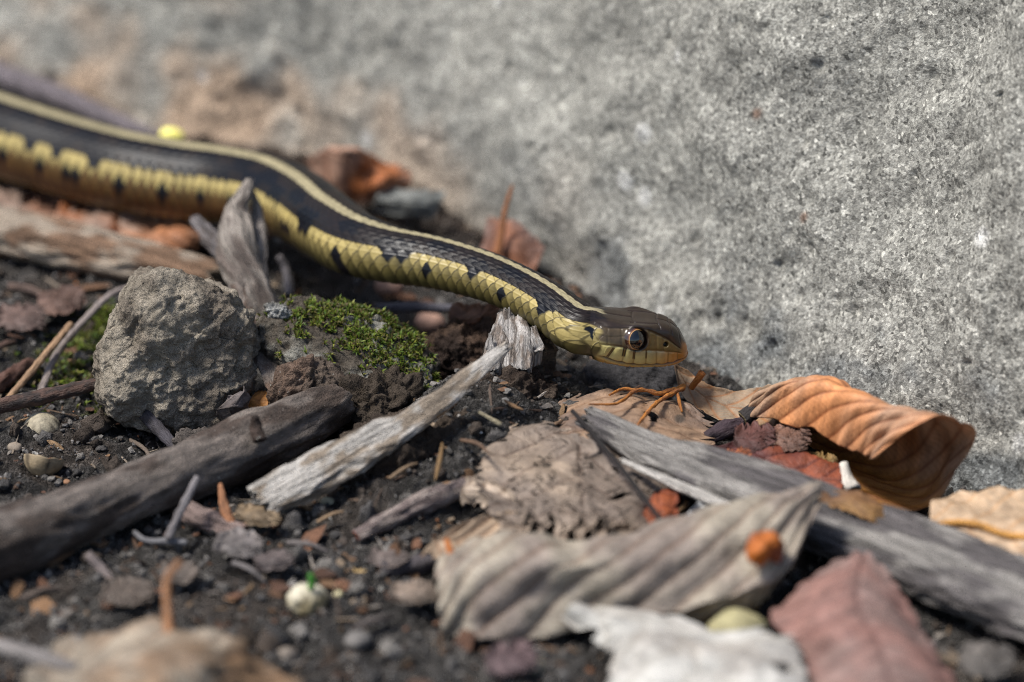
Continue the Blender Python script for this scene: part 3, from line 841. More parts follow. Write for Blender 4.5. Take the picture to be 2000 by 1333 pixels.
def leaf(name, ctl, n=(110, 90), col=(.3, .2, .1), vein=None, nv=7, vk=0.6, vmid=0.5, vw=0.10, relief=0.05, crinkle=0.06, cf=1.2, edge=0.10, ef=6.0, holes=0.0, hf=2.0, seed=1, parent=None, spots=0.0, spotc=(.03, .025, .02), col2=None, c2s=(0, 1), thick=0.008, fc=0.28, uedge=0.0, tw=0.35, curl=0.10, vmix=0.7, mat='leaf', midw=0.02, colfn=None):
    C = np.array([[G(*p) for p in row] for row in ctl])
    nu, nw = n
    u = np.linspace(0, 1, nu); v = np.linspace(0, 1, nw)
    A = cr_eval(C, u)
    off = seed * 3.7
    e0 = np.abs(fbm(np.stack([u * ef, 0 * u + off, 0 * u], -1), 4, seed)) * edge * 2
    e1 = np.abs(fbm(np.stack([u * ef, 0 * u + off + 9, 0 * u], -1), 4, seed + 1)) * edge * 2
    vv = e0[:, None] + (1 - e0 - e1)[:, None] * v[None]
    V = np.stack([cr_eval(A[i], vv[i]) for i in range(nu)])
    uu = np.broadcast_to(u[:, None], vv.shape).copy()
    Nn = grid_normals(V)
    if uedge:
        bt_ = uedge * np.abs(fbm(np.stack([v * 7.0, 0 * v + off + 3, 0 * v], -1), 3, seed + 41)) * 2
        bt2 = 0.5 * uedge * np.abs(fbm(np.stack([v * 6.0, 0 * v + off + 13, 0 * v], -1), 3, seed + 42)) * 2
        for j_ in range(nw):
            ue = bt2[j_] + u * (1 - bt_[j_] - bt2[j_])
            uu[:, j_] = ue
            vv[:, j_] = np.interp(ue, u, vv[:, j_])
            V[:, j_] = np.stack([np.interp(ue, u, V[:, j_, i]) for i in range(3)], 1)
            Nn[:, j_] = unit(np.stack([np.interp(ue, u, Nn[:, j_, i]) for i in range(3)], 1))
    Nn = np.where((Nn[..., 2:3].mean() < 0), -Nn, Nn)
    size = np.linalg.norm(V[-1, nw // 2] - V[0, nw // 2]) + 1e-6
    rest = np.stack([uu * size + off, (vv - 0.5) * np.linalg.norm(V[nu // 2, -1] - V[nu // 2, 0]) , 0 * vv], -1)
    wob = 0.12 * fbm(rest * 0.8, 2, seed + 4)
    ph = uu * nv - vk * nv * np.abs(vv - vmid) + wob
    dv = np.abs(ph - np.round(ph))
    vm = np.exp(-(dv / vw) ** 2) * sstep(0.0, 0.05, np.abs(vv - vmid))
    mid = np.exp(-((vv - vmid) / midw) ** 2)
    ph2 = (uu * nv * 0.6 + vk * nv * np.abs(vv - vmid)) * 5 + 0.6 * fbm(rest * 2.2, 2, seed + 6)
    tert = np.exp(-(np.abs(ph2 - np.round(ph2)) / 0.16) ** 2) * tw
    disp = relief * (np.sqrt(np.clip(dv * 2, 0, 1)) - 0.5) - 0.5 * relief * mid + 0.12 * relief * tert
    disp = disp + crinkle * 1.25 * fbm(rest * cf, 2, seed + 2, 0.35) + 0.5 * crinkle * (np.abs(pn(rest * cf * 1.7 + 5, seed + 31)) - 0.2) + crinkle * fc * 0.4 * (np.abs(pn(rest * cf * 5, seed + 32)) - 0.2)
    if curl:
        bd_ = np.minimum(np.minimum(v[None, :], 1 - v[None, :]) * 1.0, np.minimum(u[:, None], 1 - u[:, None]))
        disp = disp + curl * sstep(0.14, 0.0, bd_) ** 1.5 * (0.35 + 1.3 * np.clip(fbm(rest * 0.9, 2, seed + 51), -.4, 1))
    V = V + Nn * disp[..., None]
    colr = np.broadcast_to(np.asarray(col, float), V.shape).copy()
    if col2 is not None:
        m = np.clip(c2s[0] + c2s[1] * sstep(-0.3, 0.35, fbm(rest * 0.7, 3, seed + 7)), 0, 1)[..., None]
        colr = colr * (1 - m) + np.asarray(col2) * m
    colr = colr * (1 + 0.34 * fbm(rest * 1.8, 3, seed + 3)[..., None]) * (1 + 0.22 * fbm(rest * 6.5, 3, seed + 33)[..., None])
    if colfn is not None:
        colr = colfn(uu, vv, rest, colr)
    if vein is not None:
        k_ = np.clip(np.maximum(np.maximum(vm, mid), tert), 0, 1)[..., None] * vmix
        colr = colr * (1 - k_) + np.asarray(vein) * k_
    if spots:
        w, i_ = worley(rest * 2.6, seed + 13)
        sp = (sstep(0.30, 0.18, w) * (i_ < spots))[..., None]
        colr = colr * (1 - 0.8 * sp) + np.asarray(spotc) * 0.8 * sp
    F4 = grid_faces(nu, nw)
    if holes:
        hn = fbm(rest * hf, 3, seed + 21).ravel()
        bd = np.minimum(np.minimum(vv, 1 - vv), np.minimum(uu, 1 - uu)).ravel()
        hv = hn > (0.75 - holes - 0.25 * sstep(0.12, 0.0, bd))
        F4 = F4[hv[F4].sum(1) < 2]
    o = mobj(name, V, F4, M[mat], parent, colr, rest=rest)
    so = o.modifiers.new('thickness', 'SOLIDIFY'); so.thickness = thick * S; so.offset = 0
    return o

# ------------------------------------------------------------------ mud clod and moss clod
GREY = srgb(150, 145, 136)
o = lump('mud_clod', G(352, 690, 1.15), (1.50, 1.10, 1.42), (-14, 24, 6), 'clod', srgb(176, 165, 148), 7, 0.30, 0.7, 0.10, 3.0, 3, 0.12, 2.3, 3.6, col2=srgb(142, 131, 117))
tag(o, 'rough grey lump of dried mud between a broken twig and moss', 'clod')

mc = thing('moss_clod', 'crusty soil slab topped with bright green moss below the snake', 'moss', G(690, 760, 0))
slab_c, slab_rot = G(676, 690, 1.05), (16, 17, -20)
lump('slab', slab_c, (1.75, 1.05, 0.42), slab_rot, 'clod', srgb(160, 157, 146), 6, 0.30, 0.5, 0.22, 1.6, 5, 0.10, 4.0, 2.6, mc, srgb(98, 90, 80))
lump('root_clump', G(730, 790, 0.45), (0.75, 0.6, 0.55), (0, 0, 0), 'clod', srgb(84, 74, 64), 5, 0.5, 1.0, 0.35, 2.5, 6, 0.14, 5.0, 2.0, mc)

def tufts(name, pts, nrm, n_leaf, ln, wd, cols, parent=None, seed=1):
    r_ = np.random.default_rng(seed)
    Vs, Fs, Cs = [], [], []
    base = 0
    k = len(pts)
    for q in range(n_leaf):
        az = r_.uniform(0, 2 * math.pi, k); sp = r_.uniform(0.15, 0.95, k); L_ = ln * r_.uniform(0.6, 1.3, k)
        t1 = unit(np.cross(nrm, r_.normal(size=(k, 3)))); t2 = np.cross(nrm, t1)
        dr = t1 * np.cos(az)[:, None] + t2 * np.sin(az)[:, None]
        sd_ = np.cross(dr, nrm)
        m_ = pts + (nrm * 0.55 + dr * (0.35 * sp)[:, None]) * L_[:, None]
        e_ = pts + (nrm * (0.95 - 0.35 * sp)[:, None] + dr * (1.0 * sp)[:, None]) * L_[:, None]
        w_ = (wd * r_.uniform(0.7, 1.3, k))[:, None]
        quad = np.stack([pts - sd_ * w_ * 0.4, m_ - sd_ * w_, e_, m_ + sd_ * w_, pts + sd_ * w_ * 0.4], 1)
        Vs.append(quad.reshape(-1, 3))
        i = base + np.arange(k) * 5
        Fs.append(np.stack([i, i + 1, i + 3, i + 4], 1)); Fs.append(np.stack([i + 1, i + 2, i + 3, i + 3], 1))
        c_ = cols[r_.integers(0, len(cols), k)] * r_.uniform(0.7, 1.25, (k, 1))
        tipc = np.stack([c_ * 0.75, c_, c_ * 1.2, c_, c_ * 0.75], 1)
        Cs.append(tipc.reshape(-1, 3)); base += 5 * k
    F_ = np.concatenate(Fs)
    tri = F_[:, 2] == F_[:, 3]
    return mobj(name, np.concatenate(Vs), F_[~tri], M['moss'], parent, np.concatenate(Cs), F3=F_[tri][:, :3])
MC = np.array([srgb(86, 108, 30), srgb(108, 124, 36), srgb(70, 92, 28), srgb(122, 126, 50), srgb(86, 80, 36), srgb(92, 80, 48)])
slab = [c for c in mc.children if c.name.startswith('slab')][0]
sv = np.zeros(len(slab.data.vertices) * 3, np.float32); slab.data.vertices.foreach_get('co', sv); sv = sv.reshape(-1, 3) / S + np.array(slab['_w'])
sn = np.zeros(len(slab.data.vertices) * 3, np.float32); slab.data.vertices.foreach_get('normal', sn); sn = sn.reshape(-1, 3)
loc = (sv - slab_c) @ rotm(*slab_rot)
okm = (sn[:, 2] > 0.35) & (((loc[:, 0] - 0.25) / 1.5) ** 2 + ((loc[:, 1] - 0.22) / 0.75) ** 2 + 1.1 * fbm(loc * 1.3, 3, 8) < 0.95)
idx = np.nonzero(okm & (fbm(loc * 3.0, 2, 18) > -0.12 + rng.normal(0, 0.12, len(loc))))[0]; idx = idx[rng.permutation(len(idx))[:1650]]
okw = (sn[:, 2] > 0.2) & (((loc[:, 0] - 0.1) / 1.9) ** 2 + (loc[:, 1] / 1.1) ** 2 < 1) & (fbm(loc * 2.5, 2, 28) > 0.12)
iw = np.nonzero(okw)[0]; idx = np.concatenate([idx, iw[rng.permutation(len(iw))[:170]]])
tag(tufts('moss', sv[idx] + rng.normal(0, 0.02, (len(idx), 3)), unit(sn[idx] + np.array([0, -0.1, 0.6])), 7, 0.125, 0.015, MC, mc, 3), kind='stuff')
lump('pale_stone', G(545, 607, 1.75), (0.28, 0.2, 0.13), (0, 20, 0), 'clod', srgb(186, 186, 182), 5, 0.5, 1.0, 0.3, 3, 9, 0.05, 6, parent=mc, col2=srgb(140, 138, 132))
# moss on the open soil
gp = []
for px, py, n_, s_ in ((165, 690, 170, 0.45), (205, 640, 160, 0.16), (120, 735, 60, 0.35), (225, 790, 60, 0.3), (60, 790, 20, .2)):
    c = G(px, py, 0.0); q = rng.normal(0, s_, (n_, 2)) * np.array([1, 1.6]) + c[:2]; gp.append(q)
gp = np.concatenate(gp); gp = np.concatenate([gp, gz(gp[:, 0], gp[:, 1])[:, None] + 0.06], 1)
mo = tufts('ground_moss', gp, np.broadcast_to(np.array([0, 0, 1.0]), gp.shape), 6, 0.13, 0.022, MC, None, 4)
tag(mo, 'thin patches of green moss on bare soil beside the mud clod', 'moss', kind='stuff')

# ------------------------------------------------------------------ wood
WG, WT, WD = srgb(168, 163, 156), srgb(150, 132, 112), srgb(104, 94, 84)
o = tube('weathered_log', [(-120, 428, 0.55, 46), (60, 462, 0.55, 50), (200, 494, 0.55, 48), (320, 520, 0.5, 44), (415, 545, 0.45, 36)], 'wood', srgb(176, 160, 142), 56, 0.04, 0.95, 2.3, 0.10, 1.0, 0.10, 4.0, 11, jag=0.25, col2=srgb(138, 110, 88))
tag(o, 'thick pale weathered log lying behind the mud clod', 'log')

rt = thing('fallen_branch', 'thick dark smooth fallen branch lying on the soil', 'branch', G(330, 985, 0))
tube('branch_wood', [(-130, 1105, 0.62, 80), (20, 1060, 0.62, 72), (160, 1003, 0.62, 66), (300, 950, 0.64, 62), (420, 902, 0.66, 60), (520, 860, 0.68, 60), (600, 822, 0.70, 58), (655, 790, 0.70, 48)], 'bark', srgb(116, 106, 98), 72, 0.035, 1.0, 2.0, 0.24, 0.5, 0.12, 2.2, 13, rt, 0.12, col2=srgb(74, 62, 54))
tube('knot', [(505, 862, 1.15, 14), (500, 835, 1.35, 12), (497, 815, 1.55, 8)], 'bark', srgb(62, 48, 40), 18, 0.03, seed=14, parent=rt, rough=0.4)
tube('bark_ridge', [(-60, 992, 1.05, 12), (60, 985, 1.10, 14), (150, 968, 1.08, 11), (200, 950, 1.05, 6)], 'bark', srgb(112, 104, 96), 20, 0.04, 0.5, seed=15, parent=rt, rough=0.3)
o = lump('bark_chunk', G(590, 765, 0.75), (0.62, 0.55, 0.72), (10, 20, 30), 'bark', srgb(96, 82, 70), 5, 0.45, 0.8, 0.25, 2.2, 16, 0.10, 5, 2.2, col2=srgb(104, 84, 70), stretch=(1.4, 1.4, .5))
tag(o, 'rough brown bark chunk at the end of the dark branch', 'bark')
o = tube('bark_strip', [(462, 560, 1.55, 16), (480, 630, 1.35, 24), (515, 700, 1.05, 22), (545, 770, 0.75, 16)], 'bark', srgb(120, 110, 102), 26, 0.03, 0.35, 2, 0.35, 1.2, seed=17, jag=0.12, col2=srgb(96, 78, 66))
tag(o, 'narrow curling bark strip between the mud clod and the moss', 'bark')

st_ = thing('broken_stub', 'upright splintered grey stub standing in front of the snake', 'stub', G(495, 625, 0))
tube('stem', [(520, 660, 0.25, 52), (492, 570, 1.0, 46), (462, 490, 1.65, 44), (462, 425, 2.05, 34), (474, 385, 2.4, 22), (484, 360, 2.6, 10)], 'wood', srgb(160, 150, 140), 48, 0.03, 0.75, 2.2, 0.22, 1.0, 0.09, 4, 18, st_, 0.10, col2=srgb(116, 104, 96), twist=0.25)
tube('splinter', [(500, 600, 0.8, 16), (508, 500, 1.5, 17), (503, 420, 2.0, 14), (492, 372, 2.45, 6)], 'wood', srgb(140, 132, 126), 30, 0.03, 0.5, 2.2, 0.2, 1.0, 0.05, 5, 19, st_, 0.1)
tube('splinter', [(460, 520, 1.4, 30), (415, 465, 1.5, 22), (385, 432, 1.6, 12)], 'wood', srgb(128, 122, 122), 30, 0.03, 0.7, 2.2, 0.35, 1.0, 0.05, 5, 20, st_, 0.12, col2=srgb(100, 92, 88))

o = tube('driftwood_sliver', [(525, 975, 0.55, 0.42), (620, 925, 0.85, 0.50), (720, 868, 1.25, 0.40), (820, 810, 1.65, 0.28), (905, 748, 2.0, 0.22), (945, 715, 2.2, 0.17), (975, 690, 2.35, 0.10)], 'wood', srgb(186, 180, 172), 60, 0.025, 0.42, 2.4, 0.12, 1.0, 0.14, 3.4, 21, None, 0.25, col2=srgb(146, 132, 116), cm=True, twist=0.0, up0=(0.25, -0.45, 1.0))
tag(o, 'long pale grey driftwood sliver leaning on the soil bank', 'driftwood')
o = tube('brown_splinter', [(800, 842, 1.35, 9), (850, 812, 1.6, 10), (890, 785, 1.75, 6)], 'wood', srgb(150, 112, 70), 20, 0.03, 0.6, seed=22, rough=0.2)
tag(o, 'thin brown splinter along the lower edge of the driftwood sliver', 'splinter')
sb_ = thing('rotten_stump', 'small rotten fibrous stump propping up the snake neck', 'stump', G(1000, 790, 0.6))
lump('stump_wood', G(1008, 715, 1.0), (0.60, 0.5, 0.80), (0, 6, 0), 'wood', srgb(126, 112, 98), 6, 0.35, 0.8, 0.30, 2.0, 23, 0.14, 4.5, 2.2, sb_, srgb(70, 60, 52), stretch=(1.5, 1.5, .35))
for k_, (a, b_, c_, d_, w_, z_) in enumerate(((960, 720, 978, 618, 22, 1.98), (995, 715, 994, 606, 26, 2.0), (1022, 720, 1018, 622, 22, 1.98), (980, 670, 990, 612, 16, 2.05), (1046, 705, 1044, 645, 16, 1.95), (948, 715, 958, 662, 12, 1.9))):
    tube('wood_fibre', [(a, b_, z_ - 0.55, w_), ((a + c_) / 2 + 4, (b_ + d_) / 2, z_ - 0.22, w_ * 0.9), (c_, d_, z_ + 0.02, w_ * 0.45)], 'wood', srgb(178, 172, 166), 26, 0.03, 0.6, 2.2, 0.4, 1.0, 0.06, 5, 30 + k_, sb_, 0.10, col2=srgb(128, 116, 106))

wp = thing('weathered_board', 'long grey weathered wood board with deep grain', 'board', G(1500, 1010, 0.3))
tube('grained_wood', [(1168, 826, 1.38, 0.28), (1260, 872, 1.22, 0.40), (1380, 920, 1.0, 0.58), (1520, 975, 0.85, 0.72), (1680, 1040, 0.60, 0.80), (1850, 1110, 0.55, 0.85), (2050, 1190, 0.5, 0.9), (2250, 1270, 0.45, 0.9)], 'wood', srgb(148, 143, 137), 84, 0.03, 0.45, 3.2, 0.05, 0.8, 0.20, 2.6, 41, wp, 0.35, col2=srgb(98, 93, 92), cm=True, up0=(0.1, -0.3, 1.0))
tube('split_strand', [(1228, 905, 1.22, 0.08), (1330, 952, 1.0, 0.14), (1450, 1002, 0.8, 0.12)], 'wood', srgb(190, 184, 176), 24, 0.03, 0.6, 2.2, 0.2, 1, 0.04, 5, 42, wp, 0.2, cm=True)

def twig(name, ctl, label, cat='twig', col=srgb(96, 80, 68), seed=1, mat='twig', group=None, **kw):
    kw.setdefault('nseg', 18)
    return tag(tube(name, ctl, mat, col, seed=seed, **kw), label, cat, group)
bt = thing('broken_twig', 'dark brown twig snapped in two beside the mud clod', 'twig', G(220, 770, 0.5))
tube('twig_half', [(-60, 803, 0.55, 15), (40, 785, 0.6, 15), (130, 764, 0.7, 14), (215, 744, 0.85, 12)], 'twig', srgb(84, 62, 52), 24, 0.03, seed=51, parent=bt, rough=0.18, col2=srgb(52, 42, 38), jag=0.08, endcol=srgb(196, 150, 90))
tube('twig_half', [(222, 745, 0.88, 13), (262, 785, 0.6, 14), (300, 828, 0.35, 13), (350, 880, 0.12, 11)], 'twig', srgb(72, 68, 74), 24, 0.03, seed=52, parent=bt, rough=0.18, col2=srgb(56, 52, 56), jag=0.05)
tube('torn_fibre', [(196, 752, 0.82, 6), (222, 742, 0.9, 4)], 'twig', srgb(206, 160, 96), 10, 0.02, seed=53, parent=bt)
twig('dry_stem', [(10, 785, 0.15, 6), (75, 710, 0.5, 7), (138, 634, 0.8, 7)], 'straight tan dry stem leaning on the mossy soil', 'stem', srgb(160, 128, 98), 54, rough=0.2, endcol=srgb(190, 150, 100))
twig('curved_twig', [(78, 770, 0.12, 8), (112, 690, 0.4, 7), (170, 620, 0.6, 7), (215, 578, 0.7, 7), (260, 558, 0.7, 5)], 'curved grey twig arching up to the mud clod', 'twig', srgb(140, 128, 122), 55, rough=0.2)
twig('bark_twig', [(-20, 760, 0.2, 16), (40, 722, 0.25, 15), (62, 705, 0.2, 8)], 'short reddish brown knobbly twig on the soil by the moss', 'twig', srgb(90, 62, 50), 56, rough=0.5)
twig('black_needle', [(1118, 803, 1.55, 4), (1170, 862, 1.5, 5), (1230, 935, 1.4, 5), (1305, 1035, 1.3, 5)], 'thin straight black stem lying across the tan leaf', 'stem', srgb(24, 18, 16), 57, rough=0.1, nseg=12)
twig('pale_stick', [(702, 1045, 0.25, 14), (760, 1015, 0.45, 19), (830, 980, 0.6, 23), (905, 955, 0.7, 22)], 'short pale peeling stick with reddish tip on the soil', 'stick', srgb(158, 144, 136), 58, 'wood', rough=0.25, nseg=30, groove=0.05, col2=srgb(122, 108, 104), endcol=srgb(150, 84, 66), jag=0.08)
twig('dark_twig', [(745, 1113, 0.2, 15), (830, 1100, 0.25, 16), (905, 1082, 0.3, 13), (950, 1070, 0.35, 10)], 'dark twig poking out from under the grey leaf', 'twig', srgb(74, 68, 70), 59, rough=0.4)
twig('forked_twig', [(328, 1052, 0.3, 8), (352, 1000, 0.7, 8), (386, 932, 1.2, 7)], 'short grey twig standing up beside the dark branch', 'twig', srgb(128, 122, 122), 60, rough=0.25)
twig('bent_rootlet', [(262, 1040, 0.25, 5), (285, 1056, 0.2, 6), (330, 1058, 0.2, 7), (365, 1060, 0.2, 6)], 'thin bent rootlet lying under the dark branch', 'rootlet', srgb(120, 118, 120), 61, nseg=12)
twig('leaning_twig', [(172, 1082, 0.55, 9), (200, 1115, 0.3, 10), (220, 1138, 0.15, 10)], 'stubby grey twig leaning against the dark branch', 'twig', srgb(128, 116, 112), 62, rough=0.25)
twig('orange_splinter', [(452, 1025, 0.3, 12), (438, 990, 0.55, 10), (430, 945, 0.85, 4)], 'pointed orange brown splinter standing in the soil', 'splinter', srgb(160, 110, 76), 63, rough=0.4, th=0.5)
twig('peeled_stick', [(372, 1000, 0.4, 20), (410, 1020, 0.3, 22), (470, 1040, 0.2, 16)], 'stubby peeled stick beside the orange splinter', 'stick', srgb(150, 130, 122), 64, 'wood', rough=0.35, nseg=26, groove=0.05, jag=0.1)
twig('charred_stick', [(1452, 818, 0.75, 17), (1480, 798, 0.9, 15), (1516, 770, 1.1, 13)], 'charred black stick end with pale cut face on brown leaf', 'stick', srgb(44, 38, 36), 65, rough=0.2, nseg=24, endcol=srgb(150, 130, 92))
twig('purple_twig', [(1378, 858, 0.5, 15), (1415, 842, 0.6, 17), (1462, 822, 0.65, 12)], 'dark purplish twig fragment beside the charred stick', 'twig', srgb(60, 46, 52), 66, rough=0.35, nseg=24)
twig('white_peg', [(1648, 905, 0.75, 9), (1655, 935, 0.55, 12), (1664, 958, 0.4, 19)], 'chalky white peg by the mouth of the curled leaf', 'chip', srgb(206, 198, 186), 67, rough=0.3, nseg=22)
twig('grey_root', [(-200, 70, 0.6, 26), (-20, 138, 0.6, 24), (120, 190, 0.6, 22), (220, 236, 0.5, 20), (330, 285, 0.45, 14)], 'smooth lavender grey root lying behind the snake', 'root', srgb(120, 112, 116), 68, 'bark', rough=0.1, nseg=28)
twig('hollow_rootlet', [(505, 478, 0.9, 8), (535, 448, 1.1, 8), (568, 435, 1.1, 7), (590, 445, 1.0, 5)], 'arched rootlet in the hollow behind the splintered stub', 'rootlet', srgb(116, 98, 90), 69)
twig('hanging_rootlet', [(545, 500, 0.9, 7), (560, 530, 0.6, 8), (566, 575, 0.25, 8)], 'grey rootlet hanging down in the hollow under the snake', 'rootlet', srgb(130, 124, 126), 70, rough=0.35)
twig('hidden_twig', [(735, 602, 0.35, 9), (810, 600, 0.4, 10), (895, 604, 0.4, 8)], 'dark bluish twig in the shade beneath the snake', 'twig', srgb(92, 90, 98), 71)
twig('grey_stick', [(-60, 1250, 0.9, 20), (60, 1282, 0.9, 18), (150, 1308, 0.85, 14)], 'smooth grey stick resting on the crumpled tan leaf', 'stick', srgb(128, 122, 118), 72, rough=0.15)
twig('leaf_stalk', [(872, 1055, 0.95, 5), (882, 1085, 0.95, 8), (893, 1118, 0.9, 11)], 'orange stalk at the end of the long grey leaf', 'stalk', srgb(170, 100, 44), 73, nseg=12)
twig('tan_twig', [(672, 620, 0.2, 6), (690, 640, 0.15, 6)], 'tiny tan stem end in the hollow beside the moss', 'stem', srgb(140, 110, 90), 74, nseg=10)
twig('straw_piece', [(864, 866, 1.55, 2), (858, 905, 1.3, 5), (850, 938, 1.1, 2)], 'upright straw fragment on the soil bank', 'straw', srgb(126, 98, 62), 75, nseg=10, rough=0.3)
twig('straw_sliver', [(985, 782, 1.45, 2), (1002, 793, 1.4, 4), (1022, 801, 1.35, 2)], 'short tan straw sliver on the bank near the stump', 'straw', srgb(130, 100, 70), 76, nseg=10, rough=0.4)
twig('bleached_straw', [(935, 805, 1.5, 3), (978, 830, 1.3, 5)], 'bleached straw piece lying on the soil bank', 'straw', srgb(140, 130, 106), 77, nseg=10, rough=0.4)
twig('yellow_straw', [(685, 1112, 0.1, 5), (715, 1120, 0.1, 6)], 'small yellow straw piece near the dark twig', 'straw', srgb(190, 160, 110), 78, nseg=10)

XT = [((-20, 690, 30, 668, 7), 'short brown twig on the soil between log and dry stem', srgb(96, 70, 58)), ((20, 560, 95, 585, 8), 'dull twig lying before the weathered log', srgb(104, 84, 74)),
      ((180, 940, 245, 925, 4), 'thin pale rootlet on the soil beyond the dark branch', srgb(150, 136, 120)), ((255, 860, 300, 905, 4), 'thin wiry rootlet beside the snapped twig', srgb(110, 96, 84)),
      ((560, 1060, 640, 1078, 5), 'thin grey twig near the flaking bark', srgb(120, 112, 108)), ((620, 1020, 672, 1000, 4), 'short tan rootlet below the driftwood sliver', srgb(150, 124, 96)),
      ((455, 1100, 520, 1140, 6), 'blurred grey twig below the bark flakes', srgb(112, 106, 104)), ((900, 860, 955, 885, 4), 'fine brown rootlet on the soil bank', srgb(112, 88, 70)),
      ((760, 935, 815, 905, 4), 'fine tan rootlet on the bank under the driftwood', srgb(140, 116, 90)), ((40, 1170, 120, 1150, 7), 'blurred brown twig in the soil below the branch', srgb(104, 90, 80)),
      ((690, 1230, 770, 1205, 8), 'blurred grey brown twig between the shell and the grey leaf', srgb(106, 96, 90)), ((1880, 1200, 1960, 1260, 7), 'dark twig in the shade beyond the pink leaf', srgb(90, 80, 74))]
for k_, ((xa, ya, xb, yb_, r_), lab_, c_) in enumerate(XT):
    A0, B0 = G(xa, ya, 0), G(xb, yb_, 0)
    za, zb = float(gz(A0[:1], A0[1:2])[0]) + 0.14, float(gz(B0[:1], B0[1:2])[0]) + 0.12
    twig('loose_twig', [(xa, ya, za, r_), ((xa + xb) / 2 + 4, (ya + yb_) / 2 - 6, (za + zb) / 2 + 0.08, r_), (xb, yb_, zb, r_ * 0.6)], lab_, 'twig', c_ * 0.8, 400 + k_, nseg=12, rough=0.35, group='loose twigs on the soil')

# ------------------------------------------------------------------ leaves
def lf(name, label, ctl, group=None, **kw):
    return tag(leaf(name, ctl, **kw), label, 'leaf', group)

OR1, OR2, TANL, GRL = srgb(176, 112, 66), srgb(150, 100, 66), srgb(168, 148, 128), srgb(168, 158, 142)
# curled leaf by the boulder: a scroll open towards the viewer
def curl_col(uu, vv, rest, c):
    k_ = sstep(0.62, 0.85, vv)[..., None]
    c = c * (1 - k_) + srgb(164, 112, 52) * (1 + 0.3 * fbm(rest * 3, 3, 90)[..., None]) * k_
    k_ = sstep(0.35, 0.05, uu)[..., None] * 0.6
    return c * (1 - k_) + srgb(150, 126, 100) * k_
cl_ctl = [
 [(1450, 812, 0.75), (1462, 792, 0.95), (1480, 775, 1.1), (1500, 778, 0.8), (1500, 800, 0.4), (1490, 815, 0.3), (1478, 822, 0.3)],
 [(1500, 818, 0.85), (1508, 775, 1.3), (1530, 745, 1.6), (1570, 748, 1.2), (1580, 790, 0.5), (1570, 830, 0.25), (1545, 845, 0.3)],
 [(1580, 842, 0.95), (1585, 775, 1.65), (1608, 740, 1.9), (1655, 760, 1.5), (1670, 830, 0.5), (1650, 880, 0.12), (1605, 880, 0.25)],
 [(1650, 872, 1.05), (1660, 808, 1.75), (1690, 778, 2.05), (1745, 805, 1.6), (1760, 880, 0.55), (1730, 935, 0.10), (1640, 915, 0.22)],
 [(1695, 890, 1.08), (1718, 832, 1.75), (1765, 800, 2.1), (1825, 830, 1.7), (1840, 890, 0.75), (1790, 965, 0.08), (1660, 945, 0.18)],
 [(1712, 899, 1.08), (1765, 853, 1.75), (1832, 823, 2.1), (1902, 850, 1.7), (1875, 905, 0.85), (1806, 990, 0.08), (1690, 970, 0.15)],
]
lf('curled_leaf', 'orange brown leaf curled into an open scroll against the boulder', cl_ctl, n=(150, 130), col=srgb(200, 136, 88), vein=srgb(116, 58, 26), nv=8, vk=-0.9, vmid=0.42, vw=0.09, relief=0.06, crinkle=0.12, edge=0.012, seed=101, col2=srgb(176, 142, 116), c2s=(0, .9), vmix=0.75, fc=0.12, spots=0.06, spotc=srgb(84, 52, 38), colfn=curl_col, holes=0.0)
lf('olive_leaf', 'thin olive brown leaf with pointed tip under the snake snout',
   [[(1316, 716, 0.95), (1317, 716, 0.95), (1318, 716, 0.95)], [(1328, 768, 0.6), (1345, 752, 0.7), (1358, 738, 0.75)], [(1375, 812, 0.45), (1395, 785, 0.6), (1405, 764, 0.7)], [(1440, 838, 0.4), (1455, 800, 0.6), (1462, 758, 0.85)], [(1510, 850, 0.4), (1525, 800, 0.7), (1530, 745, 1.2)]],
   n=(100, 60), col=srgb(158, 124, 90), vein=srgb(150, 92, 40), nv=5, vk=0.5, relief=0.04, crinkle=0.05, edge=0.06, seed=102, col2=srgb(140, 124, 104))
twig('leaf_stalk', [(1350, 758, 0.75, 6), (1362, 742, 0.95, 7), (1372, 728, 1.1, 8)], 'stubby orange stalk sticking up under the snout', 'stalk', srgb(176, 104, 44), 103, nseg=12)

tan = thing('tan_leaf', 'large crumpled tan leaf with fine orange veins below the head', 'leaf', G(1170, 960, 0.2))
leaf('blade', [[(1060, 800, 0.75), (1130, 772, 0.95), (1220, 764, 0.95), (1320, 780, 0.75), (1398, 812, 0.6)],
               [(1040, 838, 0.75), (1120, 815, 1.0), (1220, 812, 1.02), (1315, 828, 0.85), (1402, 848, 0.6)],
               [(1050, 872, 0.7), (1130, 860, 0.9), (1225, 862, 0.92), (1310, 872, 0.78), (1390, 880, 0.55)],
               [(1090, 905, 0.6), (1150, 905, 0.75), (1230, 910, 0.75), (1300, 912, 0.65), (1350, 905, 0.5)]],
     uedge=0.10, tw=0.2, fc=0.10, n=(150, 220), col=srgb(152, 124, 100), vein=srgb(104, 72, 46), nv=5, vk=0.5, vmid=0.6, vw=0.06, relief=0.05, crinkle=0.13, cf=1.2, edge=0.10, ef=9, holes=0.05, hf=1.4, seed=104, parent=tan, col2=srgb(122, 102, 88), spots=0.22, vmix=0.5, curl=0.12)
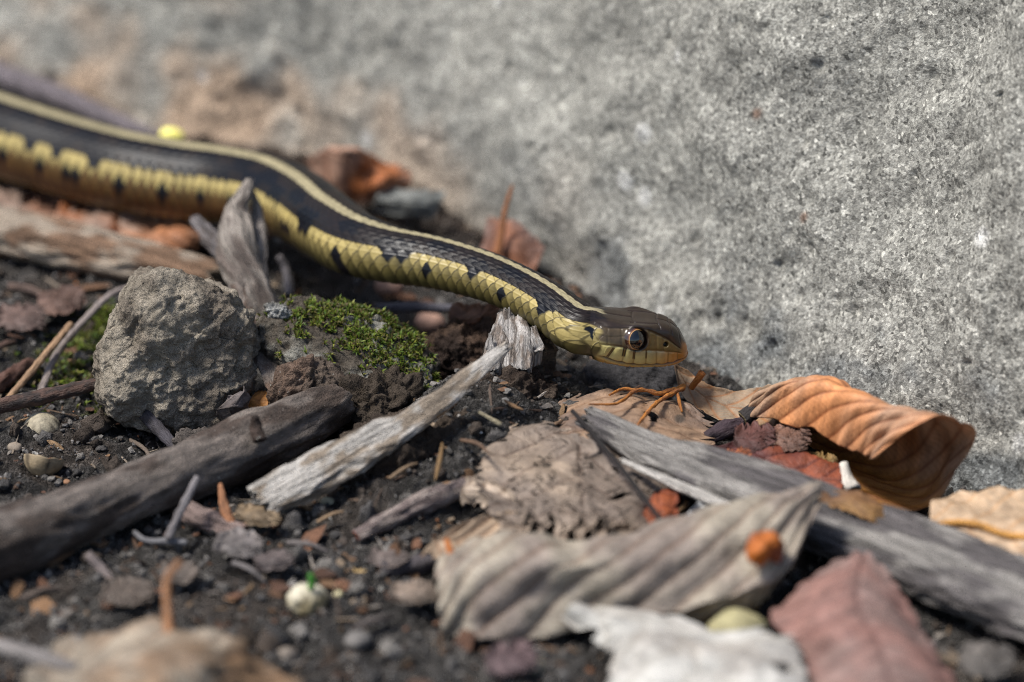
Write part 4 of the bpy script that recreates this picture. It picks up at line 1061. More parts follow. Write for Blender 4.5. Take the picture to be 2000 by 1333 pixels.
lf('lobed_leaf', 'broad pale brown leaf with lobed torn front edge and dark veins',
   [[(985, 838, 1.0), (1060, 826, 1.15), (1140, 838, 1.15), (1220, 862, 1.0), (1285, 885, 0.8)],
    [(935, 900, 0.95), (1035, 885, 1.15), (1140, 895, 1.12), (1235, 915, 0.95), (1315, 925, 0.7)],
    [(925, 955, 0.85), (1035, 950, 1.05), (1145, 962, 1.05), (1240, 968, 0.85), (1325, 962, 0.6)],
    [(950, 1005, 0.8), (1050, 1008, 0.95), (1150, 1020, 0.98), (1240, 1018, 0.8), (1315, 995, 0.55)],
    [(990, 1055, 0.6), (1070, 1075, 0.8), (1155, 1085, 0.85), (1235, 1078, 0.7), (1300, 1040, 0.45)]],
   uedge=0.22, tw=0.25, fc=0.10, n=(190, 220), col=srgb(152, 134, 116), vein=srgb(84, 66, 54), nv=5, vk=0.75, vmid=0.48, vw=0.06, relief=0.07, crinkle=0.13, cf=1.1, edge=0.13, ef=8, holes=0.05, hf=1.3, seed=115, col2=srgb(126, 112, 100), spots=0.2, vmix=0.65, curl=0.14, midw=0.012)
for k_, cts in enumerate(([(1335, 755, 0.95, 5), (1290, 768, 1.05, 4.5), (1245, 762, 1.18, 4), (1205, 788, 1.28, 3), (1150, 790, 1.4, 1.5)], [(1335, 758, 0.95, 5), (1290, 782, 1.08, 4), (1262, 810, 1.18, 3.5), (1240, 838, 1.24, 2)], [(1245, 763, 1.12, 4), (1215, 760, 1.15, 3), (1190, 772, 1.18, 2)], [(1322, 766, .98, 3.5), (1328, 790, .92, 3), (1332, 805, .9, 2)])):
    tube('vein', cts, 'twig', srgb(176, 112, 48), 10, 0.03, seed=105 + k_, parent=tan, rough=0.5, rf=0.6, col2=srgb(136, 84, 44))
lf('tan_leaf_scrap', 'ragged tan leaf scrap with brown veins next to the pale stick',
   [[(820, 1095, 0.4), (850, 1062, 0.6), (880, 1035, 0.75)], [(880, 1100, 0.4), (905, 1055, 0.65), (935, 1012, 0.85)], [(955, 1085, 0.4), (975, 1040, 0.7), (990, 1000, 0.9)], [(1030, 1062, 0.45), (1036, 1030, 0.7), (1036, 1003, 0.85)]],
   n=(80, 60), col=srgb(168, 146, 122), vein=srgb(122, 84, 56), nv=4, relief=0.06, crinkle=0.12, edge=0.12, holes=0.08, seed=110)
lf('pale_leaf_scrap', 'pale torn leaf scrap arching over the pale stick end',
   [[(905, 985, 0.5), (900, 960, 0.8), (905, 930, 1.0)], [(945, 995, 0.6), (950, 965, 0.9), (940, 935, 1.05)], [(1000, 1000, 0.7), (1010, 980, 0.9), (1000, 955, 1.05)]],
   n=(60, 50), col=srgb(176, 158, 140), vein=srgb(128, 108, 90), nv=3, relief=0.05, crinkle=0.15, edge=0.15, holes=0.10, seed=111)
lf('red_leaf', 'dark reddish brown leaf lying between the board and curled leaf',
   [[(1362, 880, 0.75), (1385, 872, 0.78), (1412, 862, 0.8)], [(1425, 905, 0.68), (1455, 885, 0.72), (1475, 868, 0.75)], [(1490, 935, 0.6), (1520, 905, 0.68), (1540, 872, 0.7)], [(1560, 962, 0.5), (1590, 930, 0.6), (1600, 895, 0.6)], [(1640, 970, 0.45), (1648, 945, 0.5), (1650, 915, 0.5)]],
   n=(110, 70), col=srgb(138, 72, 46), vein=srgb(72, 36, 34), nv=5, vk=0.4, relief=0.06, crinkle=0.14, edge=0.12, seed=112, col2=srgb(84, 44, 42), spots=0.1, spotc=srgb(196, 110, 50))
lf('rust_leaf', 'small rust red leaf tucked under the board and black stem',
   [[(1250, 988, 0.75), (1285, 958, 0.9), (1322, 950, 0.9)], [(1255, 1022, 0.65), (1290, 1000, 0.85), (1326, 985, 0.8)], [(1285, 1048, 0.5), (1300, 1040, 0.6), (1318, 1028, 0.6)]],
   uedge=0.15, n=(60, 60), col=srgb(150, 80, 46), vein=srgb(90, 42, 26), nv=3, relief=0.05, crinkle=0.05, edge=0.16, seed=113, col2=srgb(120, 60, 38))
lf('white_chip', 'white papery leaf chip under the weathered board',
   [[(1325, 1020, 0.5), (1345, 1000, 0.55), (1365, 985, 0.55)], [(1370, 1020, 0.45), (1385, 1002, 0.5), (1400, 992, 0.5)]], n=(30, 30), col=srgb(222, 222, 222), relief=0.02, crinkle=0.05, edge=0.15, seed=114)

lg = thing('grey_leaf', 'long ribbed grey leaf arched over the soil with pointed end', 'leaf', G(1180, 1225, 0))
leaf('blade', [[(862, 1160, 0.3), (862, 1130, 0.75), (862, 1150, 0.85), (860, 1200, 0.5), (864, 1245, 0.15)],
               [(905, 1075, 0.5), (905, 1062, 1.1), (915, 1100, 1.3), (925, 1175, 0.75), (940, 1250, 0.15)],
               [(1010, 1075, 0.6), (1010, 1050, 1.25), (1020, 1095, 1.45), (1035, 1170, 0.85), (1055, 1250, 0.15)],
               [(1130, 1070, 0.6), (1130, 1048, 1.3), (1145, 1090, 1.5), (1165, 1150, 1.0), (1185, 1215, 0.4)],
               [(1260, 1050, 0.7), (1262, 1030, 1.4), (1280, 1070, 1.55), (1300, 1130, 1.15), (1315, 1200, 0.6)],
               [(1385, 1015, 0.9), (1390, 992, 1.6), (1415, 1035, 1.7), (1435, 1100, 1.3), (1450, 1160, 0.9)],
               [(1500, 985, 1.2), (1508, 972, 1.7), (1520, 1005, 1.75), (1535, 1055, 1.5), (1545, 1105, 1.25)],
               [(1598, 966, 1.55), (1602, 965, 1.65), (1602, 968, 1.65), (1600, 974, 1.6), (1596, 982, 1.55)]],
     n=(190, 110), fc=0.10, col=srgb(160, 150, 134), vein=srgb(104, 76, 56), nv=9, vk=0.55, vmid=1.02, vw=0.085, relief=0.10, crinkle=0.16, cf=0.8, edge=0.02, seed=120, parent=lg, col2=srgb(136, 124, 114), spots=0.14, spotc=srgb(112, 108, 104), vmix=0.75)
leaf('folded_underside', [[(1180, 1212, 0.35), (1200, 1235, 0.2), (1230, 1250, 0.1)], [(1310, 1198, 0.6), (1330, 1222, 0.35), (1360, 1240, 0.1)], [(1450, 1158, 0.9), (1455, 1190, 0.55), (1440, 1225, 0.15)], [(1540, 1108, 1.2), (1500, 1165, 0.7), (1470, 1210, 0.2)]],
     n=(70, 40), col=srgb(150, 134, 110), vein=srgb(120, 92, 60), nv=5, relief=0.05, crinkle=0.08, edge=0.02, seed=121, parent=lg)
o = lump('orange_gall', G(1495, 1072, 1.62), (0.30, 0.22, 0.28), (0, 0, 20), 'shell', srgb(168, 92, 28), 5, 0.5, 1.0, 0.15, 3, 122, 0.02, 6, 3.0, col2=srgb(110, 52, 22))
tag(o, 'round orange gall sitting on the ribbed grey leaf', 'gall')
lf('brown_leaf_edge', 'dark brown leaf edge folded over the board by the grey leaf tip',
   [[(1590, 985, 0.95), (1600, 975, 1.05), (1615, 968, 1.0)], [(1650, 1000, 1.0), (1660, 978, 1.15), (1672, 965, 1.0)], [(1700, 1020, 0.95), (1712, 998, 1.05), (1722, 985, 0.95)], [(1735, 1030, 0.8), (1740, 1022, 0.82), (1742, 1015, 0.8)]],
   n=(60, 40), col=srgb(124, 92, 64), vein=srgb(90, 60, 40), nv=3, relief=0.03, crinkle=0.06, seed=123, col2=srgb(150, 112, 66))
lf('pink_leaf', 'smooth pinkish brown leaf bulging beside the white leaf',
   [[(1640, 1098, 1.05), (1672, 1088, 1.2), (1700, 1085, 1.25), (1722, 1100, 1.15)], [(1562, 1150, 0.95), (1640, 1130, 1.3), (1710, 1130, 1.25), (1752, 1150, 1.0)], [(1505, 1205, 0.7), (1620, 1190, 1.2), (1730, 1190, 1.15), (1800, 1225, 0.7)], [(1560, 1270, 0.6), (1660, 1260, 1.15), (1770, 1260, 1.05), (1835, 1290, 0.55)], [(1590, 1350, 0.6), (1690, 1340, 1.05), (1790, 1340, .95), (1870, 1360, 0.45)], [(1620, 1440, 0.4), (1700, 1430, 1.1), (1800, 1430, 1.0), (1890, 1440, 0.3)]],
   fc=0.05, n=(120, 100), col=srgb(144, 108, 98), vein=srgb(84, 50, 46), nv=12, vk=0.3, vw=0.12, relief=0.06, crinkle=0.09, cf=0.6, edge=0.02, seed=124, col2=srgb(136, 112, 104), spots=0.1, spotc=srgb(100, 82, 80), vmix=0.5)
lf('white_leaf', 'bleached white ragged leaf with a small hole in front of grey leaf',
   [[(1095, 1215, 0.45), (1130, 1202, 0.6), (1165, 1192, 0.6), (1240, 1205, 0.55)], [(1150, 1250, 0.5), (1220, 1225, 0.75), (1300, 1215, 0.8), (1400, 1238, 0.7)], [(1195, 1285, 0.5), (1290, 1255, 0.85), (1400, 1250, 0.95), (1530, 1235, 0.95)], [(1180, 1340, 0.45), (1300, 1310, 0.85), (1430, 1300, 1.0), (1580, 1290, 0.9)], [(1180, 1420, 0.4), (1320, 1390, 0.8), (1450, 1380, 0.9), (1600, 1380, 0.75)], [(1200, 1500, 0.3), (1330, 1480, 0.6), (1470, 1480, 0.7), (1600, 1480, 0.5)]],
   n=(130, 120), col=srgb(186, 183, 176), vein=srgb(140, 130, 116), nv=5, relief=0.05, crinkle=0.22, cf=0.7, edge=0.07, ef=10, holes=0.02, hf=0.9, seed=125, col2=srgb(164, 158, 150), vmix=0.4)
o = lump('olive_pebble', G(1440, 1225, 0.45), (0.50, 0.4, 0.30), (0, 0, 10), 'stone', srgb(158, 150, 112), 4, 0.25, 1, 0.08, 3, 126)
tag(o, 'smooth olive pebble between the grey leaf and pink leaf', 'pebble')
rl = thing('veined_leaf', 'tan leaf with thick orange midrib at the foot of boulder', 'leaf', G(1930, 1050, 0.1))
leaf('blade', [[(1812, 1072, 0.4), (1815, 1030, 0.7), (1820, 990, 0.8), (1830, 982, 0.6)], [(1880, 1095, 0.45), (1885, 1040, 0.8), (1895, 990, 0.95), (1905, 968, 0.85)], [(1960, 1115, 0.5), (1965, 1055, 0.85), (1970, 1000, 1.0), (1975, 962, 0.95)], [(2060, 1140, 0.5), (2065, 1075, 0.85), (2070, 1010, 1.0), (2080, 955, 0.9)], [(2160, 1140, 0.4), (2165, 1085, 0.7), (2170, 1030, 0.8), (2170, 990, 0.7)]],
     n=(100, 80), col=srgb(184, 158, 130), vein=srgb(176, 124, 66), nv=4, vk=0.5, vmid=0.42, vw=0.05, relief=0.07, crinkle=0.10, edge=0.05, seed=127, parent=rl, spots=0.22, spotc=srgb(96, 84, 74), vmix=0.5)
tube('midrib', [(1816, 1035, 0.78, 4), (1850, 1022, 0.92, 6), (1910, 1025, 0.98, 7), (1965, 1045, 0.96, 7), (2060, 1058, 0.95, 8), (2160, 1070, 0.8, 8)], 'twig', srgb(200, 144, 72), 12, 0.04, seed=128, parent=rl)
cr_ = thing('crumpled_leaf', 'crumpled tan leaf with upright stalk in blurry soil below the branch', 'leaf', G(300, 1300, 0))
leaf('blade', [[(30, 1380, 0.5), (70, 1310, 0.9), (110, 1262, 0.8)], [(150, 1400, 0.5), (170, 1300, 1.1), (200, 1232, 0.9)], [(280, 1420, 0.5), (300, 1300, 1.2), (320, 1222, 1.05)], [(380, 1420, 0.4), (400, 1310, 1.15), (430, 1232, 1.2)], [(470, 1400, 0.3), (490, 1330, 0.8), (500, 1275, 0.8)], [(560, 1400, 0.15), (575, 1360, 0.4), (590, 1335, 0.3)]],
     fc=0.12, n=(120, 80), col=srgb(150, 138, 121), vein=srgb(104, 80, 60), nv=6, relief=0.09, crinkle=0.28, cf=0.8, edge=0.08, seed=129, parent=cr_, col2=srgb(122, 96, 70))
tube('stalk', [(330, 1240, 1.1, 11), (326, 1180, 1.45, 9), (328, 1130, 1.75, 8), (352, 1098, 1.95, 8)], 'twig', srgb(158, 112, 76), 14, 0.04, seed=130, parent=cr_)

# leaves behind and under the snake
lf('rolled_leaf', 'orange brown leaf with rolled pale edge behind the snake back',
   [[(600, 312, 1.0), (618, 300, 1.3), (640, 288, 1.5), (655, 292, 1.3)], [(640, 372, 0.5), (665, 330, 1.1), (690, 292, 1.7), (712, 305, 1.3)], [(690, 390, 0.3), (705, 352, 0.9), (725, 325, 1.2), (755, 322, 1.0)], [(725, 392, 0.4), (745, 362, 0.95), (765, 340, 1.15), (785, 325, 1.0)], [(790, 368, 0.6), (795, 350, 0.85), (800, 340, 0.9), (803, 330, 0.85)]],
   n=(90, 70), col=srgb(170, 104, 62), vein=srgb(120, 66, 38), nv=4, relief=0.05, crinkle=0.08, edge=0.04, seed=140, col2=srgb(190, 158, 138), c2s=(-.1, .9))
lf('slate_leaf', 'dull slate grey leaf flat at the foot of the boulder',
   [[(720, 405, 0.3), (735, 390, 0.6), (755, 375, 0.7)], [(780, 425, 0.3), (800, 395, 0.7), (815, 368, 0.9)], [(845, 430, 0.3), (860, 400, 0.6), (872, 372, 0.8)]],
   n=(60, 50), col=srgb(122, 124, 120), vein=srgb(96, 98, 96), nv=3, relief=0.04, crinkle=0.08, edge=0.05, seed=141)
bl_ = thing('brown_leaf', 'brown leaf with tall thin stalk behind the snake neck', 'leaf', G(1000, 520, 0))
leaf('blade', [[(930, 510, 0.3), (945, 470, 0.6), (962, 432, 0.8)], [(985, 530, 0.3), (1000, 480, 0.8), (1005, 440, 0.9)], [(1045, 535, 0.3), (1058, 500, 0.6), (1066, 485, 0.7)]], n=(60, 50), col=srgb(140, 92, 66), vein=srgb(100, 60, 40), nv=3, relief=0.04, crinkle=0.08, seed=142, parent=bl_, col2=srgb(110, 84, 74))
tube('stalk', [(972, 495, 0.7, 9), (980, 450, 1.1, 7), (988, 405, 1.5, 5), (1001, 362, 1.9, 3)], 'twig', srgb(150, 98, 62), 12, 0.04, seed=143, parent=bl_)
for k_, (x0, y0, w_, h_, z_, lab_, c_) in enumerate(((72, 412, 110, 62, 0.30, 'pinkish brown leaf flattened under the snake belly near the frame of litter', srgb(170, 128, 104)), (190, 428, 120, 70, 0.34, 'orange brown leaf pressed under the snake belly', srgb(178, 110, 66)), (310, 455, 130, 72, 0.36, 'pale orange leaf between the weathered log and snake belly', srgb(184, 126, 88)), (-40, 392, 120, 60, 0.3, 'dull brown leaf under the thick part of the snake', srgb(140, 104, 84)))):
    w_ *= 1.45; h_ *= 1.25
    lf('litter_leaf', lab_, [[(x0 - w_ * .5, y0 + h_ * .2, z_ * .6), (x0 - w_ * .42, y0 - h_ * .1, z_), (x0 - w_ * .3, y0 - h_ * .45, z_ * .8)], [(x0 - w_ * .05, y0 + h_ * .5, z_ * .7), (x0, y0, z_ * 1.5), (x0 + w_ * .05, y0 - h_ * .5, z_ * .8)], [(x0 + w_ * .35, y0 + h_ * .45, z_ * .5), (x0 + w_ * .45, y0 + h_ * .1, z_ * 1.1), (x0 + w_ * .5, y0 - h_ * .3, z_ * .8)]],
       n=(70, 60), col=c_ * 0.85, vein=c_ * 0.45, nv=4, vk=0.9, relief=0.08, crinkle=0.22, cf=0.9, edge=0.20, ef=5, seed=150 + k_, col2=np.array(srgb(150, 130, 116)), c2s=(0, .9))
lf('shaded_leaf', 'dark brown leaf curled in the shade under the snake neck',
   [[(872, 660, 0.4), (885, 630, 0.8), (900, 600, 1.0)], [(915, 668, 0.5), (930, 625, 1.1), (940, 592, 1.3)], [(965, 650, 0.6), (972, 615, 1.1), (985, 592, 1.3)]],
   n=(60, 50), col=srgb(120, 84, 62), vein=srgb(80, 54, 40), nv=3, relief=0.06, crinkle=0.14, edge=0.08, seed=156)
lf('fallen_scrap', 'small dark curled leaf scrap standing beside the mud clod hollow',
   [[(418, 822, 0.25), (425, 800, 0.6), (445, 775, 0.9)], [(450, 835, 0.25), (460, 795, 0.8), (480, 755, 1.15)], [(490, 830, 0.3), (492, 800, 0.6), (490, 770, 0.9)]],
   n=(50, 40), col=srgb(96, 88, 86), vein=srgb(70, 62, 58), nv=3, relief=0.04, crinkle=0.08, edge=0.06, seed=157)
lf('ochre_scrap', 'small ochre leaf scrap in the hollow beside the bark strip',
   [[(480, 800, 0.3), (490, 780, 0.5), (505, 762, 0.6)], [(520, 812, 0.3), (525, 785, 0.5), (528, 765, 0.6)]], n=(40, 30), col=srgb(170, 116, 60), vein=srgb(120, 80, 40), nv=2, relief=0.03, crinkle=0.06, seed=158)

# ------------------------------------------------------------------ shells, stones
def cup(name, px, py, z, r, rot, parent=None, col=srgb(158, 148, 126), inner=srgb(170, 110, 70), stripes=9, seed=1, open_=0.5, wall=0.12):
    nu, nv = 26, 44
    a = np.linspace(0, math.pi * open_, nu); p = np.linspace(0, 2 * math.pi, nv, endpoint=False)
    rim = 1 + 0.06 * fbm(np.stack([np.cos(p) * 2, np.sin(p) * 2, 0 * p + seed], -1), 3, seed)
    aa = a[:, None] * rim[None]
    def sph(rr_):
        return rr_ * np.stack([np.sin(aa) * np.cos(p)[None], np.sin(aa) * np.sin(p)[None], np.cos(aa) * 1.0], -1)
    outv, inv = sph(r), sph(r * (1 - wall))
    outv = outv * (1 + 0.05 * fbm(outv * 4 / r * 0.4 + seed, 3, seed)[..., None])
    V = np.concatenate([outv, inv[::-1]])
    stripe = (0.5 + 0.5 * np.cos(p * stripes + 2 * fbm(np.stack([np.cos(p), np.sin(p), 0 * p + 3], -1) * 1.5, 2, seed)))[None, :, None] ** 3 * (sstep(0.2, 0.8, a / a[-1]))[:, None, None]
    co = np.asarray(col) * (1 - 0.9 * stripe) + srgb(52, 44, 36) * 0.9 * stripe
    ci = np.broadcast_to(np.asarray(inner), inv.shape)
    return mobj(name, V.reshape(-1, 3) @ rotm(*rot).T + G(px, py, z), grid_faces(2 * nu, nv, True), M['shell'], parent, np.concatenate([co + 0 * outv, ci]).reshape(-1, 3), rest=V.reshape(-1, 3) * 3 + seed)
tag(cup('nut_shell', 82, 842, 0.02, 0.36, (12, -8, 0), seed=3), 'striped domed half of a nut shell lying face down', 'nut shell', 'nut shells on the soil')
tag(cup('nut_shell', 86, 893, 0.34, 0.38, (152, 10, 0), seed=4, col=srgb(158, 140, 112), stripes=5), 'open half of a nut shell showing orange brown inside', 'nut shell', 'nut shells on the soil')
sn_ = thing('snail_shell', 'round white snail shell with a green sprout on the dark soil', 'shell', G(600, 1190, 0))
lump('shell', G(600, 1172, 0.20), (0.36, 0.32, 0.26), (0, 8, 0), 'shell', srgb(196, 188, 166), 5, 0.22, 1.2, 0.12, 3, 160, 0.0, 7, 2.2, sn_, srgb(128, 116, 86))
tube('sprout', [(606, 1150, 0.5, 6), (610, 1135, 0.65, 8), (606, 1122, 0.8, 5)], 'moss', srgb(96, 170, 70), 10, 0.03, seed=161, parent=sn_)
o = lump('yellow_bud', G(337, 266, 1.1), (0.26, 0.2, 0.17), (0, 10, 0), 'shell', srgb(250, 240, 130), 3, 0.1, 1, 0.05, 3, 162)
tag(o, 'bright yellow bud at the foot of the boulder behind the snake', 'bud')
o = lump('wet_stone', G(1250, 758, 0.10), (1.25, 0.7, 0.42), (0, 4, -12), 'clod', srgb(78, 76, 77), 6, 0.35, 0.8, 0.20, 2.5, 163, 0.05, 4)
tag(o, 'dark wet slate stone in the shade under the snake head', 'stone')
o = lump('soil_lump', G(395, 868, 0.2), (0.55, 0.4, 0.3), (0, 0, 0), 'clod', srgb(112, 104, 98), 5, 0.35, 1, 0.25, 2.5, 164, 0.08, 5)
tag(o, 'crumbly grey soil lump against the dark branch', 'clod')

o = lump('soil_bank', G(800, 905, 0.45), (1.65, 0.85, 0.78), (0, -16, 24), 'clod', srgb(96, 84, 73), 7, 0.40, 0.8, 0.25, 2.5, 165, 0.12, 4.5, 2.2, col2=srgb(72, 62, 54))
tag(o, 'crumbly dark brown soil bank beneath the driftwood sliver', 'soil')
o = lump('soil_bank', G(1010, 790, 0.65), (0.95, 0.7, 0.75), (0, 10, 0), 'clod', srgb(92, 80, 70), 6, 0.40, 0.8, 0.25, 2.5, 166, 0.12, 4.5, 2.2, col2=srgb(70, 58, 50))
tag(o, 'dark crumbly soil mound at the base of the rotten stump', 'soil')
o = lump('soil_bank', G(905, 700, 0.35), (0.9, 0.7, 0.6), (0, 0, 0), 'clod', srgb(92, 74, 62), 6, 0.40, 0.8, 0.25, 2.5, 167, 0.12, 4.5, 2.2, col2=srgb(66, 54, 48))
tag(o, 'shaded brown soil mound between the moss slab and rotten stump', 'soil')
SCR = [(1475, 858, 95, 60, 0.8, srgb(96, 62, 56), 'dark torn leaf scrap under the charred stick'), (1545, 860, 90, 55, 0.75, srgb(122, 92, 78), 'brown crumpled leaf scrap inside the edge of the curled leaf'),
       (1430, 895, 80, 50, 0.85, srgb(150, 86, 54), 'orange torn leaf scrap beside the purplish twig'), (1600, 905, 80, 44, 0.5, srgb(140, 112, 70), 'yellowish curled scrap under the open scroll leaf'),
       (470, 1065, 110, 60, 0.35, srgb(132, 124, 120), 'grey flaking bark scrap below the peeled stick'), (535, 1095, 90, 44, 0.3, srgb(120, 108, 104), 'thin grey bark flake beside the flaking bark scrap'),
       (505, 1010, 100, 36, 0.4, srgb(150, 128, 100), 'flat tan wood flake on the soil near the driftwood base'), (250, 1160, 120, 60, 0.3, srgb(126, 112, 100), 'blurred tan leaf scrap below the leaning twig'),
       (820, 1160, 130, 46, 0.3, srgb(140, 124, 110), 'pale leaf strip lying beside the long grey leaf'), (760, 1090, 90, 40, 0.3, srgb(112, 100, 94), 'grey brown leaf flake by the dark twig'),
       (120, 590, 110, 60, 0.3, srgb(118, 92, 80), 'brown leaf flake on the soil in front of the log'), (40, 625, 120, 60, 0.3, srgb(104, 84, 76), 'dull purple brown leaf flake on soil in front of the log'),
       (800, 690, 80, 50, 0.4, srgb(120, 90, 72), 'small brown leaf flake in the hollow behind the moss'), (1000, 1290, 120, 70, 0.3, srgb(112, 92, 92), 'purplish leaf flake below the grey leaf'),
       (1930, 1290, 130, 80, 0.2, srgb(110, 104, 98), 'grey leaf flake in the shade beneath the board'), (350, 1120, 90, 50, .3, srgb(120, 108, 98), 'dull leaf flake on the blurry soil below the branch')]
for k_, (x0, y0, w_, h_, z_, c_, lab_) in enumerate(SCR):
    a_ = 0.35 * math.sin(k_ * 2.3)
    def P_(u_, v_, z2):
        return (x0 + w_ * u_ - 40 * a_ * v_, y0 + h_ * v_ + w_ * u_ * a_ * 0.5, z2)
    tag(leaf('leaf_scrap', [[P_(-.5, .3, z_), P_(-.45, -.05, z_ + .10), P_(-.4, -.4, z_ + .05)], [P_(-.05, .5, z_ - .05), P_(0, 0, z_ + .12), P_(.05, -.5, z_ + .08)], [P_(.4, .35, z_), P_(.46, 0, z_ + .08), P_(.42, -.35, z_ + .14)]],
             n=(50, 44), col=c_, vein=c_ * 0.5, uedge=0.18, fc=0.1, tw=0.1, nv=3, relief=0.04, crinkle=0.05, cf=1.0, edge=0.16, holes=0.06, seed=300 + k_, col2=c_ * 0.6), lab_, 'leaf scrap', 'scraps of dead leaf and bark')

def on_ground(px, py):
    c = G(px, py, 0.0)
    for _ in range(4):
        c = G(px, py, float(gz(np.array([c[0]]), np.array([c[1]]))[0]))
    return c
pebs = [(840, 640, 26, srgb(176, 140, 122), 'pinkish round pebble in the hollow behind the moss'), (760, 570, 24, srgb(150, 120, 104), 'tan pebble under the snake beside the hollow'),
        (1058, 842, 6, srgb(206, 200, 190), 'tiny white chip at the edge of the tan leaf'), (938, 846, 5, srgb(220, 220, 216), 'tiny bright white grain on the bank near the driftwood'),
        (948, 952, 13, srgb(140, 136, 126), 'small grey pebble below the straw fragments'), (888, 905, 11, srgb(130, 126, 118), 'grey grit stone on the soil bank'),
        (640, 985, 12, srgb(190, 180, 150), 'cream grit stone below the driftwood sliver'), (880, 940, 15, srgb(160, 130, 124), 'reddish pebble beside the pale leaf scrap'),
        (660, 1165, 9, srgb(200, 190, 150), 'cream grain beside the snail shell'), (1045, 1310, 20, srgb(150, 140, 120), 'blurred tan pebble below the white leaf edge'),
        (215, 1040, 12, srgb(140, 130, 120), 'small pebble beside the leaning twig'), (150, 1260, 16, srgb(120, 116, 112), 'grey pebble near the crumpled leaf'),
        (560, 1290, 22, srgb(120, 110, 100), 'brown pebble beside the crumpled leaf end'), (700, 1260, 24, srgb(104, 100, 96), 'dark grey pebble in the blurry soil'),
        (1820, 620, 11, srgb(120, 108, 104), None), (320, 920, 10, srgb(150, 130, 110), 'tan grit stone on the far side of the dark branch'),
        (30, 880, 14, srgb(130, 118, 104), 'tan pebble beside the nut shells'), (130, 945, 7, srgb(140, 104, 78), 'orange grit stone below the nut shells'),
        (1780, 1060, 18, srgb(170, 150, 80), 'yellowish pebble beside the veined leaf'), (1750, 1030, 24, srgb(110, 100, 94), 'dark crumbly pebble under the curled leaf mouth')]
for k_, (px, py, r_, c_, lab_) in enumerate(pebs):
    if lab_ is None: continue
    c = on_ground(px, py); rr_ = r_ * depth(c) / FPX
    o = lump('pebble', c + np.array([0, 0, rr_ * 0.45]), (rr_ * 1.15, rr_, rr_ * 0.75), (0, 0, 30 * k_), 'stone', c_, 3, 0.3, 1, 0.1, 3, 170 + k_)
    tag(o, lab_, 'pebble', 'pebbles on the soil')

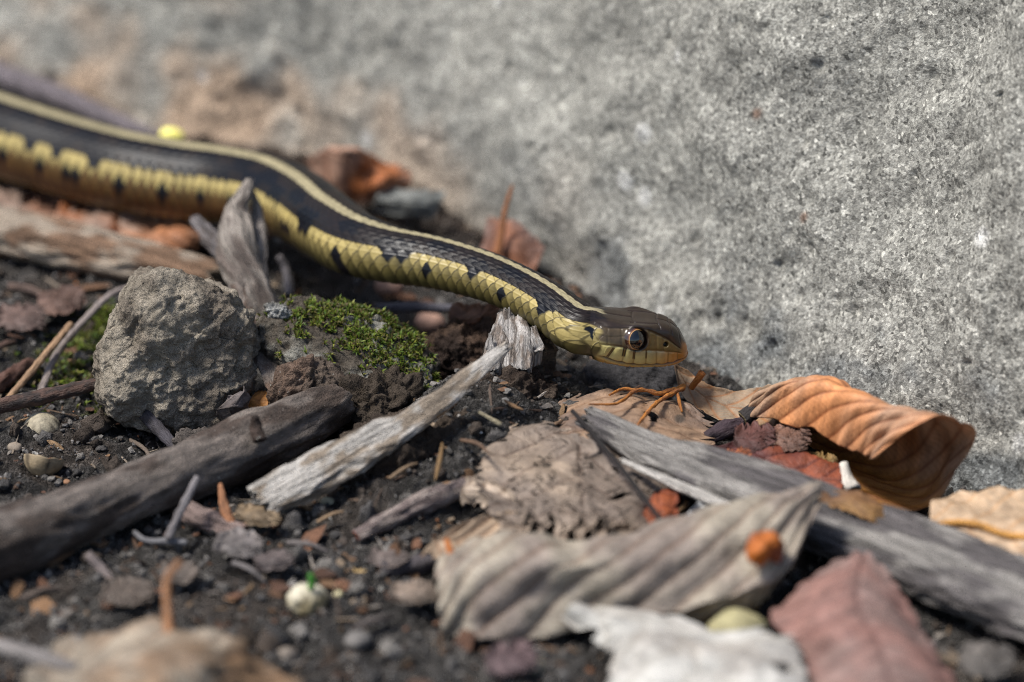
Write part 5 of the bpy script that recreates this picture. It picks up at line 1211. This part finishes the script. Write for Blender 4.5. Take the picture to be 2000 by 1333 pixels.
# ------------------------------------------------------------------ crumbs of soil and litter
def scatter(name, n, smin, smax, cols, label, seed, elong=1.0, sub=1, flat=1.0, bias=2.5):
    r_ = np.random.default_rng(seed)
    v0, f0 = ico(sub)
    k = len(v0)
    px = r_.uniform(-60, 2060, n); py = r_.uniform(400, 1400, n)
    pos = np.array([G(a, b_, 0.0)[:2] for a, b_ in zip(px, py)])
    # keep off the stone
    bx_ = np.interp(pos[:, 0], bl[:, 0], bl[:, 1])
    keep = pos[:, 1] < bx_ + 0.1
    cl_n = fbm(np.stack([pos[:, 0], pos[:, 1], 0 * pos[:, 0]], -1) * 0.7, 2, seed)
    keep &= r_.uniform(-0.5, 0.6, n) < cl_n + 0.25
    for ex, ey, er in ((1760, 940, 1.15), (1690, 900, 1.0), (1620, 880, 0.8), (1540, 900, .8), (1450, 900, .7)):
        e_ = G(ex, ey, 0.1); keep &= (pos[:, 0] - e_[0]) ** 2 + (pos[:, 1] - e_[1]) ** 2 > er ** 2
    pos = pos[keep]; n = len(pos)
    sz = smin * (smax / smin) ** (r_.uniform(0, 1, n) ** bias)
    z = gz(pos[:, 0], pos[:, 1]) + 0.05
    dirs = v0[None] * (1 + 0.24 * r_.normal(size=(n, k, 1))) * r_.uniform(0.55, 1.2, (n, 1, 3))
    dirs[:, :, 0] *= elong * (r_.uniform(0.5, 1.5, (n, 1)) if elong > 1 else 1)
    dirs[:, :, 2] *= flat
    az = r_.uniform(0, 2 * math.pi, n); ti = r_.normal(0, 0.35, n)
    ca, sa_ = np.cos(az)[:, None], np.sin(az)[:, None]
    x = dirs[..., 0] * np.cos(ti)[:, None] - dirs[..., 2] * np.sin(ti)[:, None]
    zz_ = dirs[..., 0] * np.sin(ti)[:, None] + dirs[..., 2] * np.cos(ti)[:, None]
    D = np.stack([x * ca - dirs[..., 1] * sa_, x * sa_ + dirs[..., 1] * ca, zz_], -1) * sz[:, None, None]
    V = D + np.concatenate([pos, (z + sz * 0.3)[:, None]], 1)[:, None]
    c_ = np.asarray(cols)[r_.integers(0, len(cols), n)] * r_.uniform(0.65, 1.25, (n, 1))
    Fi = (f0[None] + (np.arange(n) * k)[:, None, None]).reshape(-1, 3)
    o = mobj(name, V.reshape(-1, 3), None, M['clod' if sub > 1 else 'crumb'], None, np.repeat(c_, k, 0), F3=Fi, smooth=sub > 1, origin=np.zeros(3))
    return tag(o, label, name.replace('_', ' '), kind='stuff')
D1, D2, D3, D4 = srgb(98, 95, 93), srgb(120, 116, 112), srgb(144, 139, 133), srgb(92, 82, 74)
scatter('soil_crumbs', 16000, 0.018, 0.09, [D1, D2, D2, D3, D4, D1], 'fine dark grey soil crumbs covering the ground', 201)
scatter('coarse_crumbs', 1100, 0.07, 0.24, [D1, D2, D3, D4], 'coarse lumps of dark soil lying over the ground', 202, sub=2)
scatter('pale_grit', 900, 0.015, 0.06, [srgb(210, 205, 195), srgb(180, 150, 120), srgb(160, 156, 150), srgb(190, 130, 90)], 'pale sand grains and grit on the dark soil', 203)
LB = [srgb(140, 108, 80), srgb(112, 84, 64), srgb(150, 132, 112), srgb(96, 70, 56), srgb(130, 122, 114), srgb(124, 90, 70)]
scatter('leaf_flakes', 1500, 0.05, 0.26, LB, 'torn brown and tan leaf flakes matted over the soil', 205, elong=1.4, flat=0.10)
scatter('root_fibres', 700, 0.012, 0.030, [srgb(120, 100, 84), srgb(96, 82, 72), srgb(150, 136, 120)], 'thin loose root fibres tangled over the soil', 206, elong=18)
scatter('plant_litter', 1500, 0.02, 0.055, [srgb(150, 122, 92), srgb(120, 96, 76), srgb(96, 76, 62), srgb(160, 150, 140)], 'fine plant fibres and wood bits strewn over the soil', 204, elong=5.5)

for o in bpy.data.objects:
    if '_w' in o: del o['_w']
